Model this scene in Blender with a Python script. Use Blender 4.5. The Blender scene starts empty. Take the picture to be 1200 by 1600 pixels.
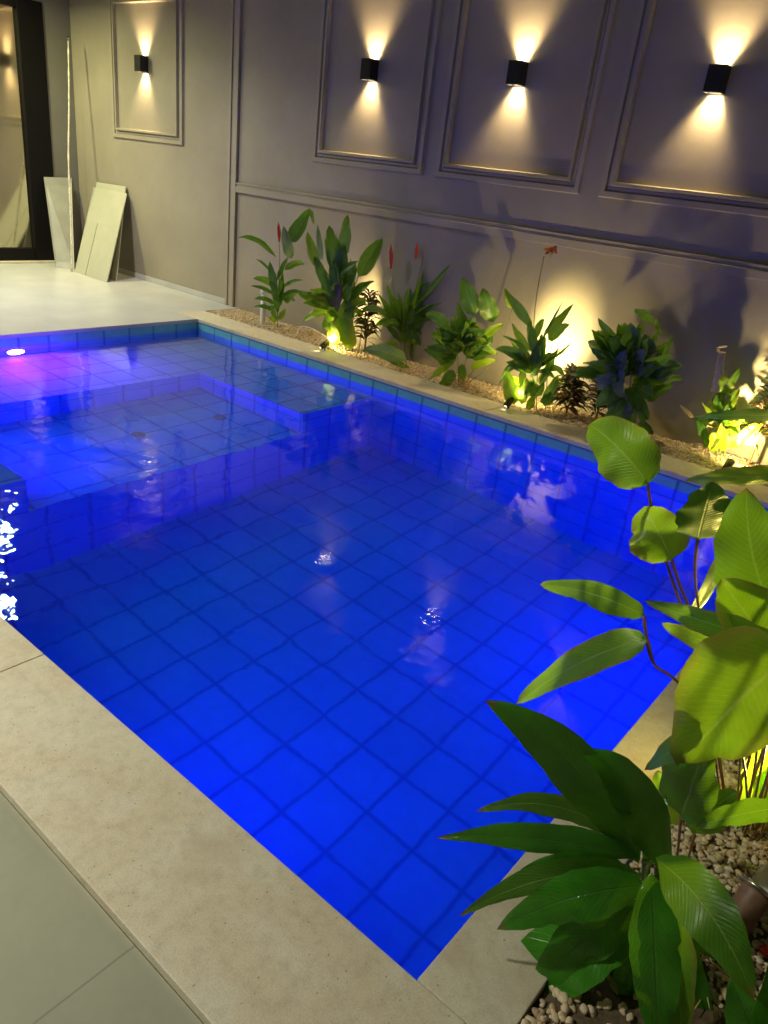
import bpy, bmesh, math, random
from mathutils import Vector, Matrix
R = math.radians
sc = bpy.context.scene
COL = sc.collection
rnd = random.Random(11)

# ------------------------------------------------------------------ camera
cam = bpy.data.cameras.new('camera')
co = bpy.data.objects.new('camera', cam)
COL.objects.link(co)
rx = Vector((0.76259348, 0.63740567, 0.11029592))
uy = Vector((-0.34454846, 0.25592822, 0.90320934))
fw = Vector((-0.54748291, 0.72678384, -0.41478634))
co.matrix_world = Matrix(((rx.x, uy.x, -fw.x, 5.9528), (rx.y, uy.y, -fw.y, -4.5637), (rx.z, uy.z, -fw.z, 1.5), (0, 0, 0, 1)))
cam.sensor_fit = 'VERTICAL'
cam.sensor_height = 36.0
cam.lens = 1165.155 * 36.0 / 1600.0
cam.clip_start = 0.02
cam.clip_end = 200
sc.camera = co

# ------------------------------------------------------------------ world (night), exposure
w = bpy.data.worlds.new('World')
sc.world = w
w.use_nodes = True
bg = w.node_tree.nodes['Background']
bg.inputs[0].default_value = (0.50, 0.60, 0.60, 1)
bg.inputs[1].default_value = 0.036
sc.view_settings.view_transform = 'Standard'
sc.view_settings.look = 'None'
sc.view_settings.gamma = 1
sc.view_settings.use_curve_mapping = False
sc.view_settings.exposure = 0.0
sc.render.engine = 'CYCLES'
sc.cycles.max_bounces = 8
sc.cycles.diffuse_bounces = 4
sc.cycles.glossy_bounces = 4
sc.cycles.transmission_bounces = 6
sc.cycles.transparent_max_bounces = 12
sc.cycles.caustics_reflective = True
sc.cycles.caustics_refractive = True
sc.cycles.blur_glossy = 0.5
sc.cycles.sample_clamp_indirect = 6
sc.cycles.use_denoising = True

# ------------------------------------------------------------------ helpers
def tag(o, label=None, cat=None, group=None, kind=None):
    if label: o['label'] = label
    if cat: o['category'] = cat
    if group: o['group'] = group
    if kind: o['kind'] = kind
    return o

def thing(name, label, cat, loc=(0, 0, 0), group=None, rotz=0):
    o = bpy.data.objects.new(name, None)
    COL.objects.link(o)
    o.empty_display_size = 0.1
    o.location = loc
    o.rotation_euler = (0, 0, rotz)
    return tag(o, label, cat, group)

class MB:
    """collects shapes in world (or local) coordinates and links them as ONE mesh object"""
    def __init__(s):
        s.v = []; s.f = []; s.uv = []; s.sm = []
    def face(s, idx, uv=None, smooth=False):
        s.f.append(idx); s.uv.append(uv or [(0, 0)] * len(idx)); s.sm.append(smooth)
    def quad(s, a, b, c, d, uv=None, smooth=False):
        n = len(s.v); s.v += [tuple(a), tuple(b), tuple(c), tuple(d)]
        s.face([n, n + 1, n + 2, n + 3], uv, smooth)
    def box(s, x0, x1, y0, y1, z0, z1, ch=0.0, M=None):
        if ch <= 0:
            P = [(x, y, z) for z in (z0, z1) for y in (y0, y1) for x in (x0, x1)]
            F = [(0, 2, 3, 1), (4, 5, 7, 6), (0, 1, 5, 4), (2, 6, 7, 3), (0, 4, 6, 2), (1, 3, 7, 5)]
        else:
            bm = bmesh.new()
            bmesh.ops.create_cube(bm, size=1)
            for v in bm.verts:
                v.co = Vector(((x0 + x1) / 2 + v.co.x * (x1 - x0), (y0 + y1) / 2 + v.co.y * (y1 - y0), (z0 + z1) / 2 + v.co.z * (z1 - z0)))
            bmesh.ops.bevel(bm, geom=bm.edges[:], offset=ch, segments=2, affect='EDGES', profile=0.6)
            bm.verts.index_update()
            P = [tuple(v.co) for v in bm.verts]
            F = [tuple(v.index for v in f.verts) for f in bm.faces]
            bm.free()
        n = len(s.v)
        for q in P:
            s.v.append(tuple(M @ Vector(q)) if M else q)
        for f in F:
            s.face([n + i for i in f])
    def lathe(s, prof, c=(0, 0, 0), n=20, M=None, smooth=True, cap=True):
        """prof: list of (radius, z)"""
        b = len(s.v)
        for r, z in prof:
            for i in range(n):
                a = 2 * math.pi * i / n
                q = Vector((c[0] + r * math.cos(a), c[1] + r * math.sin(a), c[2] + z))
                s.v.append(tuple(M @ q) if M else tuple(q))
        for j in range(len(prof) - 1):
            for i in range(n):
                k = (i + 1) % n
                s.face([b + j * n + i, b + j * n + k, b + (j + 1) * n + k, b + (j + 1) * n + i], None, smooth)
        if cap:
            s.face([b + i for i in range(n)][::-1]); s.face([b + (len(prof) - 1) * n + i for i in range(n)])
    def tube(s, pts, rad, n=7, r1=None, sub=4, wob=0.0):
        """smooth tapered tube through pts"""
        pts = [Vector(q) for q in pts]
        P = []
        if len(pts) > 2:
            for i in range(len(pts) - 1):
                p0 = pts[max(i - 1, 0)]; p1 = pts[i]; p2 = pts[i + 1]; p3 = pts[min(i + 2, len(pts) - 1)]
                for k in range(sub):
                    t = k / sub
                    P.append(0.5 * ((2 * p1) + (p2 - p0) * t + (2 * p0 - 5 * p1 + 4 * p2 - p3) * t * t + (3 * p1 - p0 - 3 * p2 + p3) * t ** 3))
            P.append(pts[-1])
        else:
            P = pts
        r1 = rad if r1 is None else r1
        b = len(s.v)
        for i, q in enumerate(P):
            d = (P[min(i + 1, len(P) - 1)] - P[max(i - 1, 0)]).normalized()
            u = d.orthogonal().normalized() if abs(d.z) > .9 else d.cross(Vector((0, 0, 1))).normalized()
            if abs(d.z) > .9: u = (Vector((1, 0, 0)) - d * d.x).normalized()
            v = d.cross(u)
            r = rad + (r1 - rad) * i / (len(P) - 1)
            r *= 1 + wob * math.sin(i * 2.1)
            for k in range(n):
                a = 2 * math.pi * k / n
                s.v.append(tuple(q + u * math.cos(a) * r + v * math.sin(a) * r))
        for i in range(len(P) - 1):
            for k in range(n):
                m = (k + 1) % n
                s.face([b + i * n + k, b + i * n + m, b + (i + 1) * n + m, b + (i + 1) * n + k], None, True)
        s.face([b + k for k in range(n)][::-1]); s.face([b + (len(P) - 1) * n + k for k in range(n)])
    def build(s, name, mat, parent=None, loc=None):
        me = bpy.data.meshes.new(name)
        me.from_pydata(s.v, [], s.f)
        uvl = me.uv_layers.new(name='UVMap')
        k = 0
        flat = []
        for u in s.uv:
            for a in u: flat += [a[0], a[1]]
        uvl.data.foreach_set('uv', flat)
        me.polygons.foreach_set('use_smooth', s.sm)
        me.update()
        me.materials.append(mat)
        o = bpy.data.objects.new(name, me)
        COL.objects.link(o)
        if parent:
            o.parent = parent
        if loc: o.location = loc
        return o

def leaf(mb, B, Mi, T, width, roll, toward, shape='ovate', ns=12, fold=0.16, wave=0.05, seed=0, thick=0.0):
    """a blade along the curve B-Mi-T, its face turned to 'toward'"""
    r = random.Random(seed)
    B, Mi, T = Vector(B), Vector(Mi), Vector(T)
    C = 2 * Mi - (B + T) / 2
    b = len(mb.v)
    cols = [-1, -.66, -.33, 0, .33, .66, 1]
    ph = r.uniform(0, 6)
    asy = r.uniform(-.12, .12)
    wf = r.uniform(6, 10)
    for i in range(ns + 1):
        t = i / ns
        q = B * (1 - t) ** 2 + C * 2 * t * (1 - t) + T * t * t
        d = ((C - B) * (1 - t) + (T - C) * t).normalized()
        vw = (toward - q).normalized()
        s = d.cross(vw)
        s = s.normalized() if s.length > 1e-4 else d.orthogonal().normalized()
        n = s.cross(d).normalized()
        if n.dot(vw) < 0: n = -n
        a = R(roll)
        s2 = s * math.cos(a) + n * math.sin(a); n2 = n * math.cos(a) - s * math.sin(a)
        if shape == 'ovate':
            wd = (math.sin(math.pi * min(1, t ** .72)) ** .62) * (1 - .15 * t) if 0 < t < 1 else 0
        elif shape == 'round':
            wd = max(0, math.sin(math.pi * (t ** .8))) ** .5
        else:
            wd = (math.sin(math.pi * t ** .78) ** .85) if 0 < t < 1 else 0
        if i == ns: wd = 0.0
        if i == 0: wd = 0.03
        wd *= width / 2
        for c in cols:
            ww = wd * (1 + asy * c) * (1 + (r.uniform(-.035, .03) - (.10 if r.random() < .05 else 0) if abs(c) == 1 and 1 < i < ns - 1 else 0))
            edge = abs(c) ** 2 * wave * width * math.sin(wf * t * 2 + ph + (1.7 if c > 0 else 0))
            up = -abs(c) * fold * ww * (1.3 - t) + edge - (abs(c) ** 2.2) * .10 * width * math.sin(math.pi * t)
            mb.v.append(tuple(q + s2 * (c * ww) + n2 * (up + abs(c) * fold * ww * 1.6)))
    nc = len(cols)
    for i in range(ns):
        for j in range(nc - 1):
            a0 = b + i * nc + j
            t0, t1 = i / ns, (i + 1) / ns
            c0, c1 = cols[j], cols[j + 1]
            mb.face([a0, a0 + 1, a0 + nc + 1, a0 + nc], [(c0, t0), (c1, t0), (c1, t1), (c0, t1)], True)

# ------------------------------------------------------------------ materials
def mat(name):
    m = bpy.data.materials.new(name)
    m.use_nodes = True
    nt = m.node_tree
    bs = nt.nodes['Principled BSDF']
    return m, nt, bs
def N(nt, t, **k):
    n = nt.nodes.new(t)
    for a, b in k.items(): setattr(n, a, b)
    return n
def noise(nt, scale, detail=4, rough=.6, co=None, dist=0.0):
    n = N(nt, 'ShaderNodeTexNoise')
    n.inputs['Scale'].default_value = scale; n.inputs['Detail'].default_value = detail
    n.inputs['Roughness'].default_value = rough; n.inputs['Distortion'].default_value = dist
    if co: nt.links.new(co, n.inputs['Vector'])
    return n
def ramp(nt, src, stops):
    n = N(nt, 'ShaderNodeValToRGB')
    e = n.color_ramp.elements
    while len(e) > 1: e.remove(e[-1])
    e[0].position = stops[0][0]; e[0].color = (*stops[0][1], 1)
    for p_, c in stops[1:]:
        x = e.new(p_); x.color = (*c, 1)
    nt.links.new(src, n.inputs[0])
    return n
def mixc(nt, f, a, b, mode='MIX'):
    n = N(nt, 'ShaderNodeMix', data_type='RGBA', blend_type=mode)
    for s, v in ((n.inputs[0], f), (n.inputs[6], a), (n.inputs[7], b)):
        if hasattr(v, 'is_output') or isinstance(v, bpy.types.NodeSocket): nt.links.new(v, s)
        elif isinstance(v, (tuple, list)): s.default_value = (*v[:3], 1)
        else: s.default_value = v
    return n.outputs[2]
def math_(nt, op, a, b=None, c=None):
    n = N(nt, 'ShaderNodeMath', operation=op)
    for i, v in enumerate((a, b, c)):
        if v is None: continue
        if isinstance(v, bpy.types.NodeSocket): nt.links.new(v, n.inputs[i])
        else: n.inputs[i].default_value = v
    return n.outputs[0]
def bump(nt, bs, h, strength=.2, dist=.01):
    b = N(nt, 'ShaderNodeBump')
    b.inputs['Strength'].default_value = strength; b.inputs['Distance'].default_value = dist
    nt.links.new(h, b.inputs['Height']); nt.links.new(b.outputs[0], bs.inputs['Normal'])
    return b
def objco(nt):
    return N(nt, 'ShaderNodeTexCoord').outputs['Object']

def plain(name, col, rough=.5, metal=0.0, var=.12, scale=30, bmp=0.0):
    m, nt, bs = mat(name)
    c = objco(nt)
    n = noise(nt, scale, 5, .6, c)
    k = ramp(nt, n.outputs[0], [(.3, tuple(x * (1 - var) for x in col)), (.7, tuple(min(1, x * (1 + var)) for x in col))])
    nt.links.new(k.outputs[0], bs.inputs['Base Color'])
    bs.inputs['Roughness'].default_value = rough; bs.inputs['Metallic'].default_value = metal
    if bmp: bump(nt, bs, n.outputs[0], bmp, .004)
    return m

def emit(name, col, strength):
    m, nt, bs = mat(name)
    bs.inputs['Base Color'].default_value = (*col, 1)
    bs.inputs['Emission Color'].default_value = (*col, 1)
    bs.inputs['Emission Strength'].default_value = strength
    return m

def wall_paint(name, col):
    m, nt, bs = mat(name)
    c = objco(nt)
    n1 = noise(nt, 1.3, 3, .5, c); n2 = noise(nt, 140, 3, .6, c); n3 = noise(nt, 14, 5, .65, c)
    k = ramp(nt, n1.outputs[0], [(.3, tuple(x * .88 for x in col)), (.7, tuple(x * 1.10 for x in col))])
    k2 = mixc(nt, .25, k.outputs[0], ramp(nt, n3.outputs[0], [(.35, (.85, .85, .85)), (.65, (1, 1, 1))]).outputs[0], 'MULTIPLY')
    nt.links.new(k2, bs.inputs['Base Color'])
    bs.inputs['Roughness'].default_value = .62
    h = math_(nt, 'ADD', n2.outputs[0], math_(nt, 'MULTIPLY', n3.outputs[0], 1.5))
    bump(nt, bs, h, .35, .0015)
    return m

M = {}
M['wall'] = wall_paint('wall_paint', (.335, .296, .238))
M['trim'] = wall_paint('trim_paint', (.360, .318, .255))
M['endwall'] = wall_paint('end_wall_paint', (.20, .19, .17))
M['ceiling'] = wall_paint('ceiling_paint', (.42, .40, .36))
M['canopy'] = wall_paint('dark_canopy_paint', (.10, .08, .06))

# stone coping
m, nt, bs = mat('coping_stone')
c = objco(nt)
n1 = noise(nt, 2.2, 5, .6, c, .4); n2 = noise(nt, 26, 6, .7, c); n3 = noise(nt, 170, 3, .6, c)
mp = N(nt, 'ShaderNodeMapping'); mp.inputs['Scale'].default_value = (75, 38, 75); mp.inputs['Rotation'].default_value = (0, 0, .5)
nt.links.new(c, mp.inputs['Vector'])
vo = N(nt, 'ShaderNodeTexVoronoi'); vo.inputs['Scale'].default_value = 1.0; nt.links.new(mp.outputs[0], vo.inputs['Vector'])
pit = ramp(nt, vo.outputs['Distance'], [(.06, (0, 0, 0)), (.13, (1, 1, 1))])
sel = ramp(nt, vo.outputs['Color'], [(.52, (1, 1, 1)), (.58, (0, 0, 0))])
pitm = math_(nt, 'MAXIMUM', pit.outputs[0], sel.outputs[0])
base = ramp(nt, n1.outputs[0], [(.25, (.68, .63, .50)), (.45, (.74, .69, .55)), (.58, (.71, .62, .46)), (.75, (.78, .73, .60))])
sp = ramp(nt, n2.outputs[0], [(.33, (.70, .68, .63)), (.5, (.92, .91, .89)), (.62, (1, 1, 1))])
fg = ramp(nt, noise(nt, 260, 3, .7, c).outputs[0], [(.3, (.74, .72, .68)), (.6, (1, 1, 1))])
k = mixc(nt, .6, base.outputs[0], sp.outputs[0], 'MULTIPLY')
k = mixc(nt, .8, k, fg.outputs[0], 'MULTIPLY')
st = ramp(nt, noise(nt, 3.1, 3, .5, c, .8).outputs[0], [(.60, (0, 0, 0)), (.74, (1, 1, 1))])
k = mixc(nt, math_(nt, 'MULTIPLY', st.outputs[0], .5), k, (.47, .36, .22))
k = mixc(nt, math_(nt, 'SUBTRACT', 1.0, pitm), k, (.28, .22, .15))
nt.links.new(k, bs.inputs['Base Color'])
bs.inputs['Roughness'].default_value = .55
h = math_(nt, 'ADD', math_(nt, 'MULTIPLY', pitm, 1.0), math_(nt, 'MULTIPLY', n3.outputs[0], .5))
bump(nt, bs, h, .5, .0018)
M['coping'] = m

def floor_tiles(name, col, size, ox, oy, groutcol, rough=.35):
    m, nt, bs = mat(name)
    c = objco(nt)
    sx = N(nt, 'ShaderNodeSeparateXYZ'); nt.links.new(c, sx.inputs[0])
    d = []
    for ax, o in ((0, ox), (1, oy)):
        u = math_(nt, 'DIVIDE', math_(nt, 'SUBTRACT', sx.outputs[ax], o), size)
        fr = math_(nt, 'FRACT', u)
        d.append(math_(nt, 'MINIMUM', fr, math_(nt, 'SUBTRACT', 1.0, fr)))
    e = math_(nt, 'MINIMUM', d[0], d[1])
    g = ramp(nt, math_(nt, 'MULTIPLY', e, size), [(.0012, (0, 0, 0)), (.0022, (1, 1, 1))])
    n1 = noise(nt, 2.4, 5, .6, c, .3); n2 = noise(nt, 40, 4, .6, c)
    b = ramp(nt, n1.outputs[0], [(.3, tuple(x * .88 for x in col)), (.7, tuple(min(1, x * 1.08) for x in col))])
    k = mixc(nt, .5, b.outputs[0], ramp(nt, n2.outputs[0], [(.3, (.9, .9, .9)), (.7, (1, 1, 1))]).outputs[0], 'MULTIPLY')
    k = mixc(nt, g.outputs[0], groutcol, k)
    nt.links.new(k, bs.inputs['Base Color'])
    bs.inputs['Roughness'].default_value = rough
    bump(nt, bs, g.outputs[0], .5, .001)
    return m
M['patio'] = floor_tiles('porcelain_floor', (.52, .52, .52), .9, -.3, -.55, (.5, .46, .4), .32)
M['terrace'] = floor_tiles('terrace_tiles', (.36, .36, .27), .9, 5.012, -4.62, (.24, .235, .18), .38)

# pool tiles: UV in tile units
m, nt, bs = mat('pool_tiles')
uv = N(nt, 'ShaderNodeTexCoord').outputs['UV']
sx = N(nt, 'ShaderNodeSeparateXYZ'); nt.links.new(uv, sx.inputs[0])
d = []
for ax in (0, 1):
    fr = math_(nt, 'FRACT', sx.outputs[ax])
    d.append(math_(nt, 'MINIMUM', fr, math_(nt, 'SUBTRACT', 1.0, fr)))
e = math_(nt, 'MINIMUM', d[0], d[1])
g = ramp(nt, e, [(.006, (0, 0, 0)), (.062, (1, 1, 1))])
fl = N(nt, 'ShaderNodeVectorMath', operation='FLOOR'); nt.links.new(uv, fl.inputs[0])
wn = N(nt, 'ShaderNodeTexWhiteNoise'); nt.links.new(fl.outputs[0], wn.inputs['Vector'])
n1 = noise(nt, 3, 5, .65, uv, .5); n2 = noise(nt, 30, 4, .6, uv)
b = ramp(nt, wn.outputs['Value'], [(0, (.135, .46, .59)), (1, (.17, .52, .66))])
k = mixc(nt, .55, b.outputs[0], ramp(nt, n1.outputs[0], [(.3, (.72, .78, .78)), (.7, (1.1, 1.08, 1.0))]).outputs[0], 'MULTIPLY')
k = mixc(nt, g.outputs[0], (.04, .19, .36), k)
nt.links.new(k, bs.inputs['Base Color'])
bs.inputs['Roughness'].default_value = .30
h = math_(nt, 'ADD', g.outputs[0], math_(nt, 'MULTIPLY', n2.outputs[0], .3))
bump(nt, bs, h, .4, .002)
M['tile'] = m

# water
m, nt, bs = mat('pool_water')
nt.nodes.remove(bs)
rf = N(nt, 'ShaderNodeBsdfRefraction'); rf.inputs['IOR'].default_value = 1.333; rf.inputs['Roughness'].default_value = 0.075
rf.inputs['Color'].default_value = (.74, .94, 1, 1)
gl = N(nt, 'ShaderNodeBsdfGlossy'); gl.inputs['Roughness'].default_value = 0.0; gl.inputs['Color'].default_value = (1, 1, 1, 1)
fr = N(nt, 'ShaderNodeFresnel'); fr.inputs['IOR'].default_value = 1.333
mx = N(nt, 'ShaderNodeMixShader')
va = N(nt, 'ShaderNodeVolumeAbsorption'); va.inputs['Color'].default_value = (.0, .66, 1, 1); va.inputs['Density'].default_value = .60
c = objco(nt)
n1 = noise(nt, 1.7, 2, .5, c, .6); n2 = noise(nt, 7.5, 2, .5, c, .8); n3 = noise(nt, 24, 1, .5, c, .3)
sx = N(nt, 'ShaderNodeSeparateXYZ'); nt.links.new(c, sx.inputs[0])
# rougher ripple over the spa seat, where the water is churned by the inlets
dx = math_(nt, 'SUBTRACT', sx.outputs[0], 2.3); dy = math_(nt, 'ADD', sx.outputs[1], 3.6)
rr = math_(nt, 'SQRT', math_(nt, 'ADD', math_(nt, 'MULTIPLY', dx, dx), math_(nt, 'MULTIPLY', dy, dy)))
amp = N(nt, 'ShaderNodeMapRange'); nt.links.new(rr, amp.inputs[0])
amp.inputs[1].default_value = .3; amp.inputs[2].default_value = 2.0; amp.inputs[3].default_value = 2.6; amp.inputs[4].default_value = 1.0
h = math_(nt, 'ADD', math_(nt, 'MULTIPLY', n1.outputs[0], .0065), math_(nt, 'ADD', math_(nt, 'MULTIPLY', n2.outputs[0], .0007), math_(nt, 'MULTIPLY', n3.outputs[0], .00016)))
h = math_(nt, 'MULTIPLY', h, amp.outputs[0])
bp = N(nt, 'ShaderNodeBump'); bp.inputs['Strength'].default_value = 1.0; bp.inputs['Distance'].default_value = 1.0
nt.links.new(h, bp.inputs['Height'])
bp2 = N(nt, 'ShaderNodeBump'); bp2.inputs['Strength'].default_value = 1.0; bp2.inputs['Distance'].default_value = 1.0
n4 = noise(nt, 13, 2, .5, c, .5)
nt.links.new(math_(nt, 'ADD', h, math_(nt, 'MULTIPLY', math_(nt, 'MULTIPLY', n4.outputs[0], .0007), amp.outputs[0])), bp2.inputs['Height'])
for q in (rf, fr): nt.links.new(bp.outputs[0], q.inputs['Normal'])
nt.links.new(bp2.outputs[0], gl.inputs['Normal'])
nt.links.new(fr.outputs[0], mx.inputs[0]); nt.links.new(rf.outputs[0], mx.inputs[1]); nt.links.new(gl.outputs[0], mx.inputs[2])
nt.links.new(mx.outputs[0], nt.nodes['Material Output'].inputs['Surface'])
nt.links.new(va.outputs[0], nt.nodes['Material Output'].inputs['Volume'])
M['water'] = m

# pebbles
m, nt, bs = mat('pebble_stone')
gi = N(nt, 'ShaderNodeNewGeometry')
k = ramp(nt, gi.outputs['Random Per Island'], [(0, (.68, .54, .34)), (.3, (.76, .64, .43)), (.5, (.54, .38, .22)), (.72, (.82, .72, .54)), (.86, (.36, .22, .12)), (1, (.86, .78, .6))])
k2 = mixc(nt, .4, k.outputs[0], ramp(nt, noise(nt, 90, 4, .6, objco(nt)).outputs[0], [(.3, (.7, .68, .62)), (.7, (1, 1, 1))]).outputs[0], 'MULTIPLY')
nt.links.new(k2, bs.inputs['Base Color']); bs.inputs['Roughness'].default_value = .6
M['pebble'] = m
M['soil'] = plain('shade_dark_soil', (.12, .085, .05), .9, 0, .4, 60, .8)  # soil colour darkened to stand in for shade in the near bed
M['straw'] = plain('dry_straw', (.62, .42, .20), .7, 0, .3, 40)

def leafmat(name, dark, light, rough=.33, vein=(.30, .42, .10), edge=None, trans=.34, back=None):
    m, nt, bs = mat(name)
    uv = N(nt, 'ShaderNodeTexCoord').outputs['UV']
    sx = N(nt, 'ShaderNodeSeparateXYZ'); nt.links.new(uv, sx.inputs[0])
    u, v = sx.outputs[0], sx.outputs[1]
    au = math_(nt, 'ABSOLUTE', u)
    co_ = objco(nt)
    n1 = noise(nt, 9, 4, .6, co_); n2 = noise(nt, 45, 3, .6, co_)
    b = ramp(nt, n1.outputs[0], [(.32, dark), (.68, light)])
    # lateral veins sweep towards the tip
    ph = math_(nt, 'MULTIPLY', math_(nt, 'SUBTRACT', v, math_(nt, 'MULTIPLY', au, .20)), 24.0)
    tri = math_(nt, 'PINGPONG', ph, .5)
    lat = ramp(nt, tri, [(0, (1, 1, 1)), (.16, (0, 0, 0))])
    mid = ramp(nt, au, [(.018, (1, 1, 1)), (.05, (0, 0, 0))])
    k = mixc(nt, math_(nt, 'MULTIPLY', lat.outputs[0], .24), b.outputs[0], vein)
    k = mixc(nt, math_(nt, 'MULTIPLY', mid.outputs[0], .55), k, vein)
    if edge:
        w_ = math_(nt, 'ADD', au, math_(nt, 'MULTIPLY', n1.outputs[0], .55))
        ed = ramp(nt, w_, [(1.02, (0, 0, 0)), (1.25, (1, 1, 1))]) if False else None
        mr = N(nt, 'ShaderNodeMapRange'); nt.links.new(w_, mr.inputs[0])
        mr.inputs[1].default_value = .92; mr.inputs[2].default_value = 1.30
        k = mixc(nt, math_(nt, 'MULTIPLY', mr.outputs[0], .8), k, edge)
        # a few brown blotches
        bl = ramp(nt, noise(nt, 22, 3, .7, co_, 1.0).outputs[0], [(.66, (0, 0, 0)), (.74, (1, 1, 1))])
        k = mixc(nt, math_(nt, 'MULTIPLY', bl.outputs[0], .5), k, (.30, .17, .04))
    tip = N(nt, 'ShaderNodeMapRange'); nt.links.new(math_(nt, 'ADD', v, math_(nt, 'MULTIPLY', n1.outputs[0], .06)), tip.inputs[0])
    tip.inputs[1].default_value = .955; tip.inputs[2].default_value = 1.01
    k = mixc(nt, tip.outputs[0], k, (.20, .12, .03))
    sp_ = ramp(nt, noise(nt, 130, 2, .5, co_).outputs[0], [(.70, (0, 0, 0)), (.76, (1, 1, 1))])
    k = mixc(nt, math_(nt, 'MULTIPLY', sp_.outputs[0], .35), k, (.25, .22, .10))
    k = mixc(nt, .45, k, ramp(nt, n2.outputs[0], [(.3, (.75, .75, .75)), (.7, (1, 1, 1))]).outputs[0], 'MULTIPLY')
    nt.links.new(k, bs.inputs['Base Color'])
    bs.inputs['Roughness'].default_value = rough
    bs.inputs['Specular IOR Level'].default_value = .45
    h = math_(nt, 'ADD', math_(nt, 'MULTIPLY', lat.outputs[0], -.6), math_(nt, 'ADD', math_(nt, 'MULTIPLY', mid.outputs[0], -1.2), math_(nt, 'MULTIPLY', n2.outputs[0], .5)))
    bump(nt, bs, h, .5, .0015)
    tr = N(nt, 'ShaderNodeBsdfTranslucent')
    tc = mixc(nt, .6, k, (.30, .60, .03))
    nt.links.new(tc, tr.inputs['Color'])
    mx = N(nt, 'ShaderNodeMixShader'); mx.inputs[0].default_value = trans
    nt.links.new(bs.outputs[0], mx.inputs[1]); nt.links.new(tr.outputs[0], mx.inputs[2])
    nt.links.new(mx.outputs[0], nt.nodes['Material Output'].inputs[0])
    return m
# 0 deep green, 1 mid green, 2 yellow green, 3 pale grey-green, 4 reddish brown, 5 dry
LM = [leafmat('leaf_deep_green', (.035, .135, .008), (.070, .225, .012)),
      leafmat('leaf_mid_green', (.060, .195, .006), (.120, .320, .010), vein=(.35, .48, .14), edge=(.22, .22, .04)),
      leafmat('leaf_yellow_green', (.180, .370, .006), (.340, .520, .012), vein=(.45, .55, .15), edge=(.46, .33, .06)),
      leafmat('leaf_pale_green', (.140, .210, .120), (.230, .300, .190), vein=(.40, .46, .32)),
      leafmat('leaf_mauve_brown', (.150, .080, .060), (.240, .140, .110), vein=(.3, .2, .14)),
      leafmat('leaf_dry', (.42, .30, .12), (.62, .48, .25), vein=(.5, .36, .16))]
LD = leafmat('leaf_glossy_dark', (.024, .170, .008), (.055, .290, .014), rough=.20, vein=(.07, .16, .04), trans=.22)
LC = leafmat('leaf_burgundy', (.030, .010, .012), (.090, .028, .030), rough=.25, vein=(.12, .03, .03), trans=.15)
M['stem'] = plain('green_stem', (.16, .22, .05), .5, 0, .25, 50)
M['redstem'] = plain('reddish_stem', (.22, .10, .045), .45, 0, .3, 50)
M['black'] = plain('black_powder_coat', (.018, .017, .016), .45, .2, .1, 60)
M['frame'] = plain('matt_black_frame', (.006, .005, .006), .6, 0, .1, 60)
M['frame'].node_tree.nodes['Principled BSDF'].inputs['Specular IOR Level'].default_value = .15
M['inner'] = plain('lamp_reflector', (.8, .78, .72), .4, .3, .05, 60)
M['pipe'] = plain('white_plastic', (.72, .71, .67), .4, 0, .06, 30)
M['steel'] = plain('brushed_steel', (.55, .55, .55), .25, 1, .1, 80)

# ------------------------------------------------------------------ lamps
def spot(name, loc, target, energy, angle, blend, col, size=.015, parent=None):
    l = bpy.data.lights.new(name, 'SPOT')
    l.energy = energy; l.spot_size = R(angle); l.spot_blend = blend; l.color = col; l.shadow_soft_size = size
    o = bpy.data.objects.new(name, l); COL.objects.link(o)
    o.location = loc
    o.rotation_euler = (Vector(target) - Vector(loc)).to_track_quat('-Z', 'Y').to_euler()
    if parent:
        o.parent = parent; o.matrix_parent_inverse = Matrix.Translation(-Vector(parent.location))
    return o
def area(name, loc, target, energy, size, col, parent=None, spread=180, sy=None):
    l = bpy.data.lights.new(name, 'AREA')
    l.energy = energy; l.size = size; l.color = col; l.spread = R(spread)
    if sy: l.shape = 'RECTANGLE'; l.size_y = sy
    else: l.shape = 'DISK'
    o = bpy.data.objects.new(name, l); COL.objects.link(o)
    o.location = loc
    o.rotation_euler = (Vector(target) - Vector(loc)).to_track_quat('-Z', 'Y').to_euler()
    if parent:
        o.parent = parent; o.matrix_parent_inverse = Matrix.Translation(-Vector(parent.location))
    return o

# ------------------------------------------------------------------ pool geometry (metres)
L_, W_ = 5.495, 3.651
G = 0.776          # wall plane
ZW = -0.10         # water
ZF, ZS, ZL = -1.45, -0.75, -0.35
XS = 2.27          # front of spa seat
XL, YL, YR = 1.07, -0.80, -2.85
T = .25

pb = MB()
def hface(x0, x1, y0, y1, z, ox, oy):
    pb.quad((x0, y0, z), (x1, y0, z), (x1, y1, z), (x0, y1, z), [((x - ox) / T, (y - oy) / T) for x, y in ((x0, y0), (x1, y0), (x1, y1), (x0, y1))])
def xwall(x, y0, y1, z0, z1, flip=False, oz=0.0, oy=.0):   # plane x = const
    q = [(x, y0, z0), (x, y1, z0), (x, y1, z1), (x, y0, z1)]
    u = [((a[1] - oy) / T, (a[2] - oz) / T) for a in q]
    if flip: q = q[::-1]; u = u[::-1]
    pb.quad(*q, u)
def ywall(y, x0, x1, z0, z1, flip=False, oz=0.0, ox=.0):
    q = [(x0, y, z0), (x0, y, z1), (x1, y, z1), (x1, y, z0)]
    u = [((a[0] - ox) / T, (a[2] - oz) / T) for a in q]
    if flip: q = q[::-1]; u = u[::-1]
    pb.quad(*q, u)
ZT = -0.031
hface(XS, L_, -W_, 0, ZF, .11, .10)                     # deep floor
hface(XL, XS, YR, YL, ZS, -.07, -.07)                   # spa floor
hface(0, XL, -W_, 0, ZL, -.02, -.05)                    # ledge, far
hface(XL, XS, YL, 0, ZL, -.02, -.05)                    # ledge, wall side
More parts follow.
